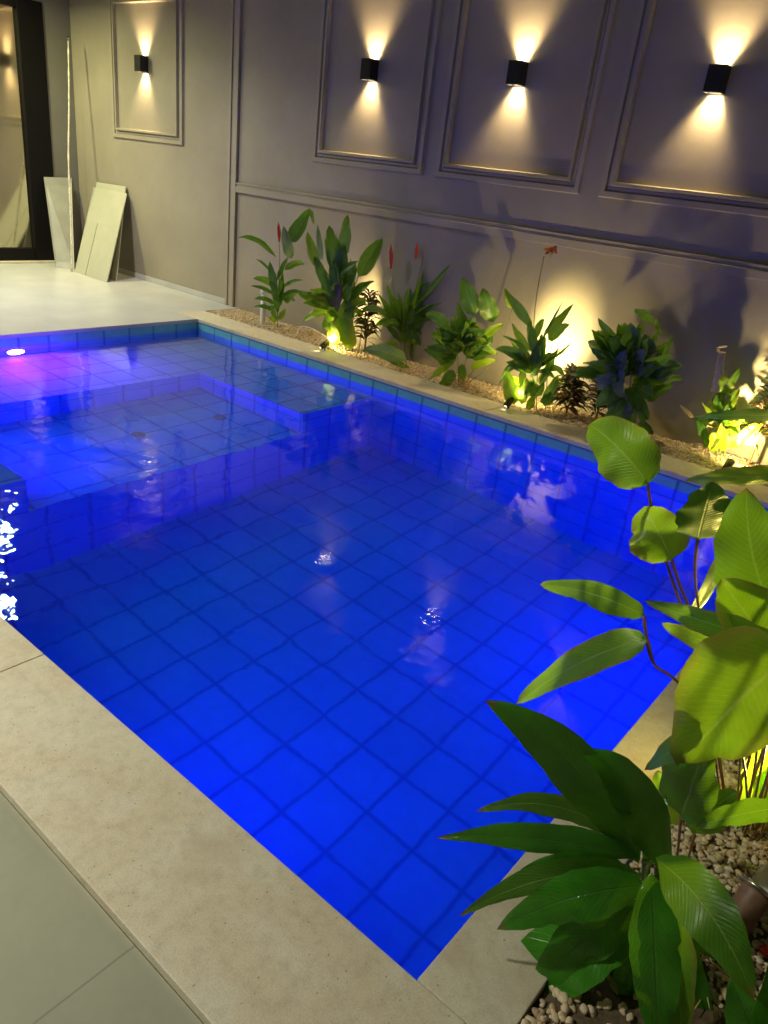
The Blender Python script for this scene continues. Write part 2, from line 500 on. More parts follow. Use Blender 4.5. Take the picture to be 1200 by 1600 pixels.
hface(XL, XS, -W_, YR, ZL, -.02, -.05)                  # ledge, near side
xwall(0, -W_, 0, ZL, ZT)                                # far wall
ywall(0, 0, XS, ZL, ZT, oz=-.031)
ywall(0, XS, L_, ZF, ZT, oz=-.031)
ywall(-W_, 0, XS, ZL, ZT, True)
ywall(-W_, XS, L_, ZF, ZT, True)
xwall(L_, -W_, 0, ZF, ZT, True)
xwall(XL, YR, YL, ZS, ZL)
ywall(YL, XL, XS, ZS, ZL)
ywall(YR, XL, XS, ZS, ZL, True)
xwall(XS, YR, YL, ZF, ZS)
xwall(XS, YL, 0, ZF, ZL)
xwall(XS, -W_, YR, ZF, ZL)
tag(pb.build('pool_basin', M['tile']), kind='structure')

wb = MB()
wb.box(-.012, L_ + .012, -W_ - .012, .012, ZF - .03, ZW)
tag(wb.build('water', M['water']), kind='structure')

# coping: stones 30 mm thick with fine joints, slightly overhanging the tiles
CW, CR, CF = .341, .20, .30
cb = MB()
gp = .0015
def stones_x(xs, y0, y1, z1=0.0):
    for a, b in zip(xs[:-1], xs[1:]): cb.box(a + gp, b - gp, y0, y1, z1 - .03, z1, .003)
stones_x([-.31, .9, 2.1, 3.3, 4.5, 5.7], 0.0, .31)
stones_x([-.31, .75, 2.35, 4.0, 5.62, 7.2], -W_ - CW, -W_)
for a, b in zip([-W_, -2.45, -1.25, 0.0][:-1], [-W_, -2.45, -1.25, 0.0][1:]):
    cb.box(L_, L_ + CR, a + gp, b - gp, -.03, 0, .003)
tag(cb.build('pool_coping', M['coping']), kind='structure')

# ground: sheet with a hole for the pool, terrace, patio, planting bed
gb = MB()
gb.quad((-12, -16, -.20), (-.35, -16, -.20), (-.35, 8, -.20), (-12, 8, -.20))
gb.quad((5.75, -16, -.20), (18, -16, -.20), (18, 8, -.20), (5.75, 8, -.20))
gb.quad((-.35, -16, -.20), (5.75, -16, -.20), (5.75, -W_ - .3, -.20), (-.35, -W_ - .3, -.20))
gb.quad((-.35, .3, -.20), (5.75, .3, -.20), (5.75, 8, -.20), (-.35, 8, -.20))
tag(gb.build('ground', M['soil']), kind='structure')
tb = MB(); tb.box(-3.6, 9, -9.5, -W_ - CW - .001, -.12, -.028)
tag(tb.build('terrace_floor', M['terrace']), kind='structure')
fb = MB(); fb.box(-.31, 0, -W_ + .001, -.001, -.03, -.0005, .003); fb.box(-6.5, -.3115, -W_ - CW, G - .001, -.12, -.002)
tag(fb.build('patio_floor', M['patio']), kind='structure')
bb = MB()
def bedgrid(x0, x1, y0, y1, n, m_):
    b = len(bb.v)
    for j in range(m_ + 1):
        for i in range(n + 1):
            x = x0 + (x1 - x0) * i / n; y = y0 + (y1 - y0) * j / m_
            ed = min(x - x0, x1 - x, y - y0, y1 - y)
            z = -.022 + min(ed, .08) * .25 + .010 * math.sin(x * 7.1 + y * 3) * math.sin(y * 9 + x) * (1 if ed > .02 else 0)
            bb.v.append((x, y, z))
    for j in range(m_):
        for i in range(n):
            a = b + j * (n + 1) + i
            bb.face([a, a + 1, a + n + 2, a + n + 1], None, True)
bedgrid(-.31, 5.7, .311, G, 120, 12)
tag(bb.build('planting_bed', plain('bed_sand', (.52, .41, .26), .9, 0, .35, 60, .8)), kind='structure')
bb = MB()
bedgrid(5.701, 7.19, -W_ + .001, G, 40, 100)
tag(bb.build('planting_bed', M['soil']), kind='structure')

# pebbles
def ico():
    bm = bmesh.new(); bmesh.ops.create_icosphere(bm, subdivisions=1, radius=1)
    bm.verts.index_update()
    v = [tuple(q.co) for q in bm.verts]; f = [tuple(q.index for q in t.verts) for t in bm.faces]; bm.free(); return v, f
def ico2():
    bm = bmesh.new(); bmesh.ops.create_icosphere(bm, subdivisions=2, radius=1)
    bm.verts.index_update()
    v = [tuple(q.co) for q in bm.verts]; f = [tuple(q.index for q in t.verts) for t in bm.faces]; bm.free(); return v, f
I1, I2 = ico(), ico2()
pm = MB()
def pebble(x, y, z, r, hi=False):
    V, F = I2 if hi else I1
    e = Matrix.Rotation(rnd.uniform(0, 6.3), 3, 'Z') @ Matrix.Rotation(rnd.uniform(-.5, .5), 3, 'X')
    s = Vector((r * rnd.uniform(.8, 1.45), r * rnd.uniform(.7, 1.1), r * rnd.uniform(.45, .75)))
    n = len(pm.v)
    k1, k2 = rnd.uniform(0, 6), rnd.uniform(0, 6)
    for v in V:
        j = 1 + .16 * math.sin(v[0] * 3 + k1) * math.sin(v[1] * 3 + k2) + .08 * math.sin(v[2] * 5 + k1)
        q = e @ Vector((v[0] * s.x * j, v[1] * s.y * j, v[2] * s.z * j))
        pm.v.append((x + q.x, y + q.y, z + q.z))
    for f in F: pm.face([n + i for i in f], None, True)
def bedz(x, y, x0, x1, y0, y1):
    ed = min(x - x0, x1 - x, y - y0, y1 - y)
    return -.022 + min(ed, .08) * .25 + .010 * math.sin(x * 7.1 + y * 3) * math.sin(y * 9 + x)
for i in range(9000):
    x = rnd.uniform(-.30, 5.7); y = rnd.uniform(.316, G - .005)
    pebble(x, y, bedz(x, y, -.31, 5.7, .311, G) + rnd.uniform(.0, .008), rnd.choice((.005, .007, .009, .011)))
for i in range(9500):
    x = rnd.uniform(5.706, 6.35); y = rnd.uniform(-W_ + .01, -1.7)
    if y < -3.12 and x > 5.76 and rnd.random() < min(.86, (-3.12 - y) * 5): continue  # pebbles thinned so the shade-dark soil shows in the near corner
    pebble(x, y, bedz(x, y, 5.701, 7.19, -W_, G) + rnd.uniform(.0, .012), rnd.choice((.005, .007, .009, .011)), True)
for i in range(1500):
    x = rnd.uniform(5.706, 6.4); y = rnd.uniform(-1.7, .3)
    pebble(x, y, bedz(x, y, 5.701, 7.19, -W_, G) + .004, rnd.choice((.008, .012, .014)))
for i in range(90):   # a few stray ones on the coping edge
    x = rnd.uniform(-.2, 5.5); pebble(x, .311 - abs(rnd.gauss(0, .025)), .004, .005)
tag(pm.build('pebbles', M['pebble']), kind='stuff')
# dry straw and fallen stalks in the bed
sm_ = MB()
def straw(cx, cy, n, spread, ln):
    for i in range(n):
        a = rnd.uniform(0, 6.28); r = rnd.uniform(0, spread)
        x, y = cx + math.cos(a) * r, cy + math.sin(a) * r * .6
        y = min(y, G - .06); l = rnd.uniform(.4, 1) * ln; b = rnd.uniform(0, 6.28)
        z = .012 + rnd.uniform(0, .012)
        sm_.tube([(x, y, z), (x + math.cos(b) * l * .5, min(y + math.sin(b) * l * .5, G - .02), z + rnd.uniform(0, .5) * l), (x + math.cos(b) * l, min(y + math.sin(b) * l, G - .02), z + rnd.uniform(-.05, .1) * l + .004)], .0022, 4, .001, 2)
for cx, cy, n, s_, l_ in ((2.82, .43, 46, .16, .13), (3.55, .38, 26, .14, .09), (3.75, .5, 26, .2, .08), (2.3, .5, 24, .3, .10), (1.0, .5, 18, .4, .12), (4.25, .45, 20, .2, .1), (.2, .45, 8, .3, .15), (5.95, -2.72, 20, .15, .1), (5.9, -3.2, 14, .15, .1)):
    straw(cx, cy, n, s_, l_)
tag(sm_.build('dry_straw', M['straw']), kind='stuff')

fm = MB()
for k in range(34):
    if k < 24: x, y = rnd.uniform(.0, 5.5), rnd.uniform(.30, .66)
    else: x, y = rnd.uniform(5.75, 6.1), rnd.uniform(-3.5, -2.4)
    a_ = rnd.uniform(0, 6.28); l = rnd.uniform(.04, .10)
    p0 = Vector((x, y, .012)); p1 = Vector((x + math.cos(a_) * l, y + math.sin(a_) * l * .7, .014))
    leaf(fm, p0, (p0 + p1) / 2 + Vector((0, 0, .012)), p1, l * .32, rnd.uniform(-30, 30), Vector((x, y, 3)), 'ovate', 7, .4, .1, seed=k)
tag(fm.build('fallen_leaves', LM[5]), kind='stuff')

# ------------------------------------------------------------------ garden wall with mouldings
gw = thing('garden_wall', 'long grey-brown garden wall with chair rail and panel mouldings behind the planting bed', 'wall', (0, G, -.1))
def wparent(o, par):
    o.parent = par; o.matrix_parent_inverse = Matrix.Translation(-Vector(par.location)); return o
def wbuild(mb, name, m_, par): return wparent(mb.build(name, m_), par)
a = MB(); a.box(-3.375, 8.2, G, G + .2, -.15, 3.7)
wbuild(a, 'wall_surface', M['wall'], gw)
def profile_h(mb, x0, x1, z0, z1, d, lip=.006):
    h = z1 - z0
    mb.box(x0, x1, G - d, G - .001, z0, z0 + h * .62, .004)
    mb.box(x0, x1, G - d * .62, G - .001, z0 + h * .62, z1 - h * .16, .002)
    mb.box(x0, x1, G - d * .85, G - .001, z1 - h * .16, z1, .003)
a = MB(); profile_h(a, -.388, 8.2, 1.132, 1.222, .030)
wbuild(a, 'chair_rail', M['trim'], gw)
a = MB()
a.box(-.525, -.490, G - .026, G - .001, -.002, 3.6, .004)
a.box(-.488, -.432, G - .014, G - .001, -.002, 3.6, .002)
a.box(-.430, -.390, G - .030, G - .001, -.002, 3.6, .004)
wbuild(a, 'vertical_moulding', M['trim'], gw)
a = MB(); a.box(-3.37, -.527, G - .012, G - .001, -.001, .055, .003)
wbuild(a, 'skirting', M['patio'], gw)
def panel(x0, x1, z0=1.492, z1=2.885):
    mb = MB()
    def ring(i0, i1, d, ch):
        # i0, i1: inset of outer and inner edge; four mitred bars
        X0, X1, Z0, Z1 = x0 + i0, x1 - i0, z0 + i0, z1 - i0
        x_0, x_1, z_0, z_1 = x0 + i1, x1 - i1, z0 + i1, z1 - i1
        o_ = [(X0, Z0), (X1, Z0), (X1, Z1), (X0, Z1)]; n_ = [(x_0, z_0), (x_1, z_0), (x_1, z_1), (x_0, z_1)]
        sl = ch
        for k in range(4):
            j = (k + 1) % 4
            o1, o2, n1_, n2_ = o_[k], o_[j], n_[k], n_[j]
            def ins(o, n, f): return (o[0] + (n[0] - o[0]) * f, o[1] + (n[1] - o[1]) * f)
            yb, yf = G - .001, G - d
            a1, a2 = ins(o1, n1_, sl), ins(o2, n2_, sl); b1, b2 = ins(o1, n1_, 1 - sl), ins(o2, n2_, 1 - sl)
            mb.quad((o1[0], yb, o1[1]), (o2[0], yb, o2[1]), (a2[0], yf, a2[1]), (a1[0], yf, a1[1]))
            mb.quad((a1[0], yf, a1[1]), (a2[0], yf, a2[1]), (b2[0], yf, b2[1]), (b1[0], yf, b1[1]))
            mb.quad((b1[0], yf, b1[1]), (b2[0], yf, b2[1]), (n2_[0], yb, n2_[1]), (n1_[0], yb, n1_[1]))
    ring(0, .050, .024, .16)
    ring(.051, .074, .011, .1)
    ring(.075, .108, .036, .22)
    return wbuild(mb, 'panel_moulding', M['trim'], gw)
for x0, x1 in ((-2.559, -1.263), (.643, 1.903), (2.037, 3.3215), (3.4705, 4.755), (4.89, 6.17)):
    panel(x0, x1)

# end wall with sliding door opening, door
XD = -3.375
ew = thing('end_wall', 'grey end wall pier between the sliding glass door and the garden wall', 'wall', (XD, .6, 0))
a = MB()
a.box(XD - .2, XD, .45, G - .001, -.15, 3.7)
a.box(XD - .2, XD, -4.0, -2.4, -.15, 3.7)
a.box(XD - .2, XD, -2.4, .45, 2.75, 3.7)
wbuild(a, 'wall_surface', M['endwall'], ew)
dr = thing('sliding_door', 'sliding glass door with wide black frame at the far end of the patio', 'door', (XD, -.8, 0))
a = MB()
a.box(XD - .10, XD + .012, .160, .448, .001, 2.748, .004)
a.box(XD - .09, XD + .004, -2.398, -2.30, .001, 2.748, .004)
a.box(XD - .09, XD + .002, -2.30, .160, .001, .164, .004)
a.box(XD - .09, XD + .002, -2.30, .160, 2.65, 2.748, .004)
a.box(XD - .085, XD - .002, -1.12, -1.03, .164, 2.65, .004)
wbuild(a, 'frame', M['frame'], dr)
a = MB(); a.box(XD - .10, XD + .07, -2.398, .448, -.0015, .022, .002)
wbuild(a, 'sill', M['coping'], dr)
m, nt, bs = mat('door_glass')
bs.inputs['Base Color'].default_value = (.66, .62, .50, 1); bs.inputs['Metallic'].default_value = 1.0; bs.inputs['Roughness'].default_value = .09
tr_ = N(nt, 'ShaderNodeBsdfTransparent'); tr_.inputs[0].default_value = (.45, .42, .36, 1)
mx = N(nt, 'ShaderNodeMixShader'); mx.inputs[0].default_value = .85
nt.links.new(tr_.outputs[0], mx.inputs[1]); nt.links.new(bs.outputs[0], mx.inputs[2]); nt.links.new(mx.outputs[0], nt.nodes['Material Output'].inputs[0])
a = MB(); a.box(XD - .05, XD - .042, -2.30, -1.12, .164, 2.65); a.box(XD - .05, XD - .042, -1.03, .160, .164, 2.65)
wbuild(a, 'glass', m, dr)
# room behind the door
rm = thing('house_room', 'dim room behind the sliding glass door', 'room', (XD - 1.5, -1, 0))
a = MB()
a.quad((XD - 3, -3.5, -.01), (XD - .21, -3.5, -.01), (XD - .21, .7, -.01), (XD - 3, .7, -.01))
a.quad((XD - 3, -3.5, -.01), (XD - 3, .7, -.01), (XD - 3, .7, 3), (XD - 3, -3.5, 3))
a.quad((XD - 3, .7, -.01), (XD - .21, .7, -.01), (XD - .21, .7, 3), (XD - 3, .7, 3))
a.quad((XD - 3, -3.5, -.01), (XD - .21, -3.5, -.01), (XD - .21, -3.5, 3), (XD - 3, -3.5, 3))
wbuild(a, 'wall_surface', M['endwall'], rm)
# patio canopy above the far floor, out of the picture, carrying the downlights
cn = thing('patio_canopy', 'dark flat canopy over the far patio', 'canopy', (-1.9, -1.6, 3.0))
a = MB(); a.box(-3.374, -.55, -4.0, G - .09, 3.02, 3.16)
wbuild(a, 'ceiling', M['canopy'], cn)
def downlight(x, y, z, e, col, label, size=.16, k=14, spread=142):
    t = thing('ceiling_downlight', label, 'ceiling light', (x, y, z), 'round ceiling downlights')
    a = MB(); a.lathe([(size * .5 + .03, 0), (size * .5 + .03, -.012), (size * .5 + .004, -.016), (size * .5, -.004)], (x, y, z), 28, cap=False)
    wbuild(a, 'trim_ring', M['pipe'], t)
    a = MB(); a.lathe([(size * .5, -.004), (size * .25, -.004), (.001, -.004)], (x, y, z), 28, cap=False)
    wbuild(a, 'lens', emit('downlight_lens', col, k), t)
    area('lamp', (x, y, z - .02), (x, y, z - 1), e, size, col, t, spread)
WARM = (1.0, .80, .50)
downlight(-2.90, -.80, 3.02, 78, (1.0, .98, .45), 'round downlight in the canopy nearest the sliding door', .20, 6, 165)
downlight(-1.35, -1.6, 3.02, 72, (1.0, .96, .84), 'round downlight in the canopy nearest the pool', .17, 26, 150)

# boundary wall on the right and house canopy behind the camera (both out of the picture)
rw = thing('boundary_wall', 'plain grey-brown boundary wall on the right side of the planting bed', 'wall', (7.2, -4, 0))
a = MB(); a.box(7.2, 7.4, -9.5, G - .001, -.15, 2.6)
wbuild(a, 'wall_surface', M['wall'], rw)
hc = thing('house_canopy', 'pale canopy of the house over the terrace behind the camera', 'canopy', (3, -7, 3))
a = MB(); a.box(-3.5, 7.2, -9.5, -5.0, 3.02, 3.2)
wbuild(a, 'ceiling', M['ceiling'], hc)
hw = thing('house_wall', 'pale house wall behind the terrace', 'wall', (3, -9.5, 0))
a = MB(); a.box(-3.5, 7.2, -9.7, -9.5, -.15, 3.2)
wbuild(a, 'wall_surface', M['ceiling'], hw)
downlight(3.4, -5.35, 3.02, 78, (1.0, .97, .78), 'unseen round downlight added in the house canopy nearest the pool corner')  # unseen house lamps, added to light the coping and foreground leaves
downlight(-.2, -5.8, 3.02, 66, (1.0, .97, .78), 'unseen round downlight added in the house canopy near the middle')

# ------------------------------------------------------------------ wall sconces
def sconce(x, label, zc=2.224, kE=1.0):
    t = thing('wall_sconce', label, 'wall lamp', (x, G, zc), 'up and down wall sconces in the panels')
    a = MB()
    w_, d_, h_ = .104, .100, .150
    y1 = G - .002; y0 = y1 - d_
    x0, x1, z0, z1 = x - w_ / 2, x + w_ / 2, zc - h_ / 2, zc + h_ / 2
    th = .004
    a.box(x0, x1, y0, y0 + th, z0, z1, .0012)
    a.box(x0, x0 + th, y0 + th + .0005, y1, z0, z1)
    a.box(x1 - th, x1, y0 + th + .0005, y1, z0, z1)
    a.box(x0 + th + .0005, x1 - th - .0005, y1 - th, y1, z0, z1)
    wbuild(a, 'housing', M['black'], t)
    for s in (1, -1):
        # aperture plate with square opening in front of the lens
        zz = zc + s * (h_ / 2 - .014)
        hw_ = .027
        a = MB()
        yc = (y0 + y1) / 2
        xi0, xi1, yi0, yi1 = x0 + th + .001, x1 - th - .001, y0 + th + .001, y1 - th - .001
        O = [(xi0, yi0), (xi1, yi0), (xi1, yi1), (xi0, yi1)]; I = [(x - hw_, yi0 + .008), (x + hw_, yi0 + .008), (x + hw_, yi1 - .001), (x - hw_, yi1 - .001)]
        a.v = [(q[0], q[1], zz + dz) for dz in (-.001, .001) for q in O + I]
        for k in range(4):
            j = (k + 1) % 4
            a.face([k, j, 4 + j, 4 + k]); a.face([8 + k, 12 + k, 12 + j, 8 + j]); a.face([k, 8 + k, 8 + j, j]); a.face([4 + k, 4 + j, 12 + j, 12 + k])
        wbuild(a, 'diffuser', emit('sconce_diffuser', (1.0, .82, .50), 38), t)
        a = MB(); a.lathe([(.030, 0), (.020, s * .004), (.001, s * .006)], (x, yc, zc + s * .008), 16, cap=False)
        wbuild(a, 'lens', emit('sconce_lens', (1.0, .84, .55), 220), t)
        l = spot('beam', (x + (.009 if s < 0 else 0), yc - .005, zc + s * .018), (x, yc + .018, zc + s * 1), SC_E * kE * (1.1 if s > 0 else .92), 100, .9, (1.0, .72, .34), (.012), t)
    return t
SC_E = 44
sconce(1.272, 'small black wall sconce in the panel left of the middle, above the yellow-lit canna clump')
sconce(2.677, 'black wall sconce in the second panel right of the vertical moulding', 2.226, 1.1)
sconce(4.098, 'largest black wall sconce, in the rightmost panel in view', 2.222, 1.2)
sconce(-1.925, 'distant wall sconce glowing in the lone panel left of the vertical moulding')

# ------------------------------------------------------------------ pool lights
def poollight(x, y, z, nrm, label, e, col, lens, ls, r=.068):
    t = thing('pool_light', label, 'pool light', (x, y, z), 'round underwater pool lights')
    rot = Vector(nrm).to_track_quat('Z', 'Y').to_matrix().to_4x4()
    Mx = Matrix.Translation((x, y, z)) @ rot
    a = MB(); a.lathe([(r + .012, .0005), (r + .012, .008), (r, .012), (r - .004, .006)], n=24, M=Mx, cap=False)
    wbuild(a, 'ring', M['steel'], t)
    a = MB(); a.lathe([(r - .003, .006), (r * .7, .012), (r * .3, .015), (.001, .016)], n=24, M=Mx, cap=False)
    wbuild(a, 'lens', emit('pool_lens', lens, ls), t)
    p0 = Vector((x, y, z)) + Vector(nrm) * .03
    area('lamp', p0, p0 + Vector(nrm), e, r * 1.9, col, t)
BLUE = (.014, .001, 1.0)
poollight(0.0, -1.79, -.235, (1, 0, 0), 'round underwater lamp glowing cyan in the far pool wall', 80, (1.0, .010, 1.0), (.03, .45, 1.0), 6)
poollight(4.2, -W_, -.62, (0, 1, 0), 'underwater lamp set in the near side wall of the pool', 27, BLUE, (.1, .1, 1.0), 6)
poollight(L_, -1.2, -.85, (-1, 0, 0), 'unseen underwater lamp added in the wall at the planted short side', 28, BLUE, (.1, .1, 1.0), 6)  # added lamp, kept out of sight, brightens step face, side wall and centre

poollight(1.72, YR, -.55, (0, 1, 0), 'underwater lamp inside the raised seat area, at its near side', 20, BLUE, (.1, .1, 1.0), 6)
# floor drains in the spa seat
def drain(x, y, label):
    t = thing('floor_drain', label, 'drain', (x, y, ZS), 'dark round drains in the raised pool floor')
    dm = plain('drain_plastic', (.10, .20, .24), .5, 0, .1, 60)
    a = MB(); a.lathe([(.052, .001), (.052, .007), (.044, .010), (.040, .006), (.001, .006)], (x, y, ZS), 24, cap=False)
    wbuild(a, 'rim', dm, t)
    a = MB()
    for k in range(-3, 4):
        hw_ = math.sqrt(max(0, .040 ** 2 - (k * .011) ** 2))
        a.box(x - hw_, x + hw_, y + k * .011 - .003, y + k * .011 + .003, ZS + .007, ZS + .011)
    wbuild(a, 'grate', dm, t)
drain(1.704, -1.108, 'dark round drain in the raised floor nearer the planted wall')
drain(1.680, -1.787, 'dark round drain in the raised floor nearer the middle of the pool')

# ------------------------------------------------------------------ leaning slabs, pole, pipe
def slab(name, corners, th, m_, label, cat, group=None, slot=None):
    """corners: bottom-left, bottom-right, top-right, top-left on the front face"""
    A, B, C, D = [Vector(q) for q in corners]
    n = (B - A).cross(D - A).normalized()
    t = thing(name, label, cat, (A + B) / 2, group)
    a = MB()
    def pl(u, v):
        return A * (1 - u) * (1 - v) + B * u * (1 - v) + C * u * v + D * (1 - u) * v
    def prism(poly):
        f = [pl(u, v) for u, v in poly]; k = [q - n * th for q in f]
        b = len(a.v); a.v += [tuple(q) for q in f + k]; c_ = len(f)
        a.face(list(range(b, b + c_))); a.face(list(range(b + c_, b + 2 * c_))[::-1])
        for i in range(c_):
            j = (i + 1) % c_
            a.face([b + i, b + c_ + i, b + c_ + j, b + j])
    if slot:
        u0, u1, v1 = slot
        prism([(0, 0), (u0, 0), (u0 + .02, v1), (0, v1)])
        prism([(u1, 0), (1, 0), (1, v1), (u1 + .02, v1)])
        prism([(0, v1 + .0005), (1, v1 + .0005), (1, 1), (0, 1)])
    else:
        prism([(0, 0), (1, 0), (1, 1), (0, 1)])
    wbuild(a, 'slab', m_, t)
    return t
M['slab'] = plain('pale_porcelain_slab', (.44, .44, .35), .45, 0, .05, 6)
M['slabg'] = plain('grey_porcelain_slab', (.34, .335, .30), .5, 0, .12, 5)
slab('porcelain_slab', [(-2.60, .40, .0), (-2.03, .40, .0), (-2.32, G - .03, .995), (-2.93, G - .03, .985)], .010, M['slab'], 'pale porcelain slab leaning on the wall, the rear one showing only at the top', 'tile slab', 'pale slabs leaning on the wall')
slab('porcelain_slab', [(-2.68, .26, .0), (-1.97, .243, .0), (-2.262, G - .055, .925), (-2.96, G - .055, .925)], .010, M['slab'], 'pale porcelain slab with a narrow slot in front of the stack leaning on the wall', 'tile slab', 'pale slabs leaning on the wall', slot=(.335, .352, .60))
slab('grey_slab', [(-3.00, .20, .0), (-2.86, .36, .0), (-3.33, .655, .99), (-3.35, .315, .975)], .012, M['slabg'], 'grey slab leaning on the end wall behind the wrapped pole', 'tile slab')
po = thing('wrapped_pole', 'tall thin pole in crinkled pale wrapping leaning in the corner by the door', 'pole', (-2.70, .236, 0))
a = MB(); a.tube([(-2.70, .236, 0), (-2.80, .32, .6), (-2.915, .40, 1.2), (-2.99, .49, 1.8), (-3.06, .562, 2.40)], .011, 9, .010, 9, .22)
M['wrap'] = plain('crinkled_wrap', (.66, .62, .52), .3, .1, .35, 26, 1.0)
wbuild(a, 'wrapping', M['wrap'], po)
a = MB(); a.tube([(-3.06, .562, 2.395), (-3.066, .568, 2.45)], .010, 8)
wbuild(a, 'pole_end', M['steel'], po)
pp = thing('vent_pipe', 'short upright white plastic pipe at the far left end of the planting bed', 'pipe', (.40, .458, 0))
a = MB(); a.lathe([(.026, -.02), (.026, .34), (.022, .34), (.022, .10), (.001, .10)], (.43, .44, 0), 20, cap=False)
wbuild(a, 'tube', M['pipe'], pp)
a = MB(); a.lathe([(.026, .285), (.031, .287), (.031, .345), (.026, .347)], (.43, .44, 0), 20, cap=False)
wbuild(a, 'collar', M['pipe'], pp)
hs = thing('hose_end', 'thin pale conduit looping out of the pebbles between the first two plants', 'hose', (.95, .45, 0))
a = MB(); a.tube([(.98, .38, -.01), (.96, .40, .06), (.99, .42, .10), (1.12, .44, .10), (1.3, .46, .05), (1.42, .46, .0)], .006, 7, .006, 4)
wbuild(a, 'tube', M['wrap'], hs)

# ------------------------------------------------------------------ garden spike lights
def spike(x, y, target, label, e, ang=75, col=(1.0, .78, .30), z=.055, sz=.012, spill=32):
    t = thing('garden_spotlight', label, 'spotlight', (x, y, 0), 'black garden spotlights in the pebbles')
    d = (Vector(target) - Vector((x, y, z))).normalized()
    rot = d.to_track_quat('Z', 'Y').to_matrix().to_4x4()
    Mx = Matrix.Translation((x, y, z)) @ rot
    a = MB(); a.lathe([(.012, -.055), (.022, -.052), (.024, -.03), (.026, .030), (.024, .030), (.022, .012)], n=20, M=Mx, cap=False)
    wbuild(a, 'housing', M['black'], t)
    a = MB(); a.lathe([(.0225, .012), (.012, .013), (.001, .013)], n=20, M=Mx, cap=False)
    wbuild(a, 'lens', emit('spot_lens', (1.0, .85, .45), 160), t)
    a = MB(); a.tube([(x, y, -.05), (x, y, z - .01)], .006, 8)
    wbuild(a, 'spike', M['black'], t)
    p0 = Vector((x, y, z)) + d * .034
    spot('lamp', p0, Vector(target), e, ang, 1.0, col, sz, t)
    spot('spill', p0 + Vector((0, 0, .012)), Vector(target), spill, 172, 1.0, col, sz, t)
SPOTS = [
 (1.46, .25, (1.56, .62, .28), 'black spotlight under the yellow-lit canna clump', 300, 58),
 (3.36, .25, (3.40, .72, .42), 'black spotlight at the foot of the orange-flowered plant', 260, 52),
 (4.93, .33, (4.96, .66, .30), 'black spotlight in front of the brightly lit plant at the right end', 300, 58),
]
for x, y, tg, lb, e, an in SPOTS: spike(x, y, tg, lb, e, an)
spike(6.02, -2.56, (5.78, -2.66, .40), 'black spotlight hidden beside the broad-leaved plant in the foreground', 24, 120, (1.0, .78, .16), z=.13, spill=52)

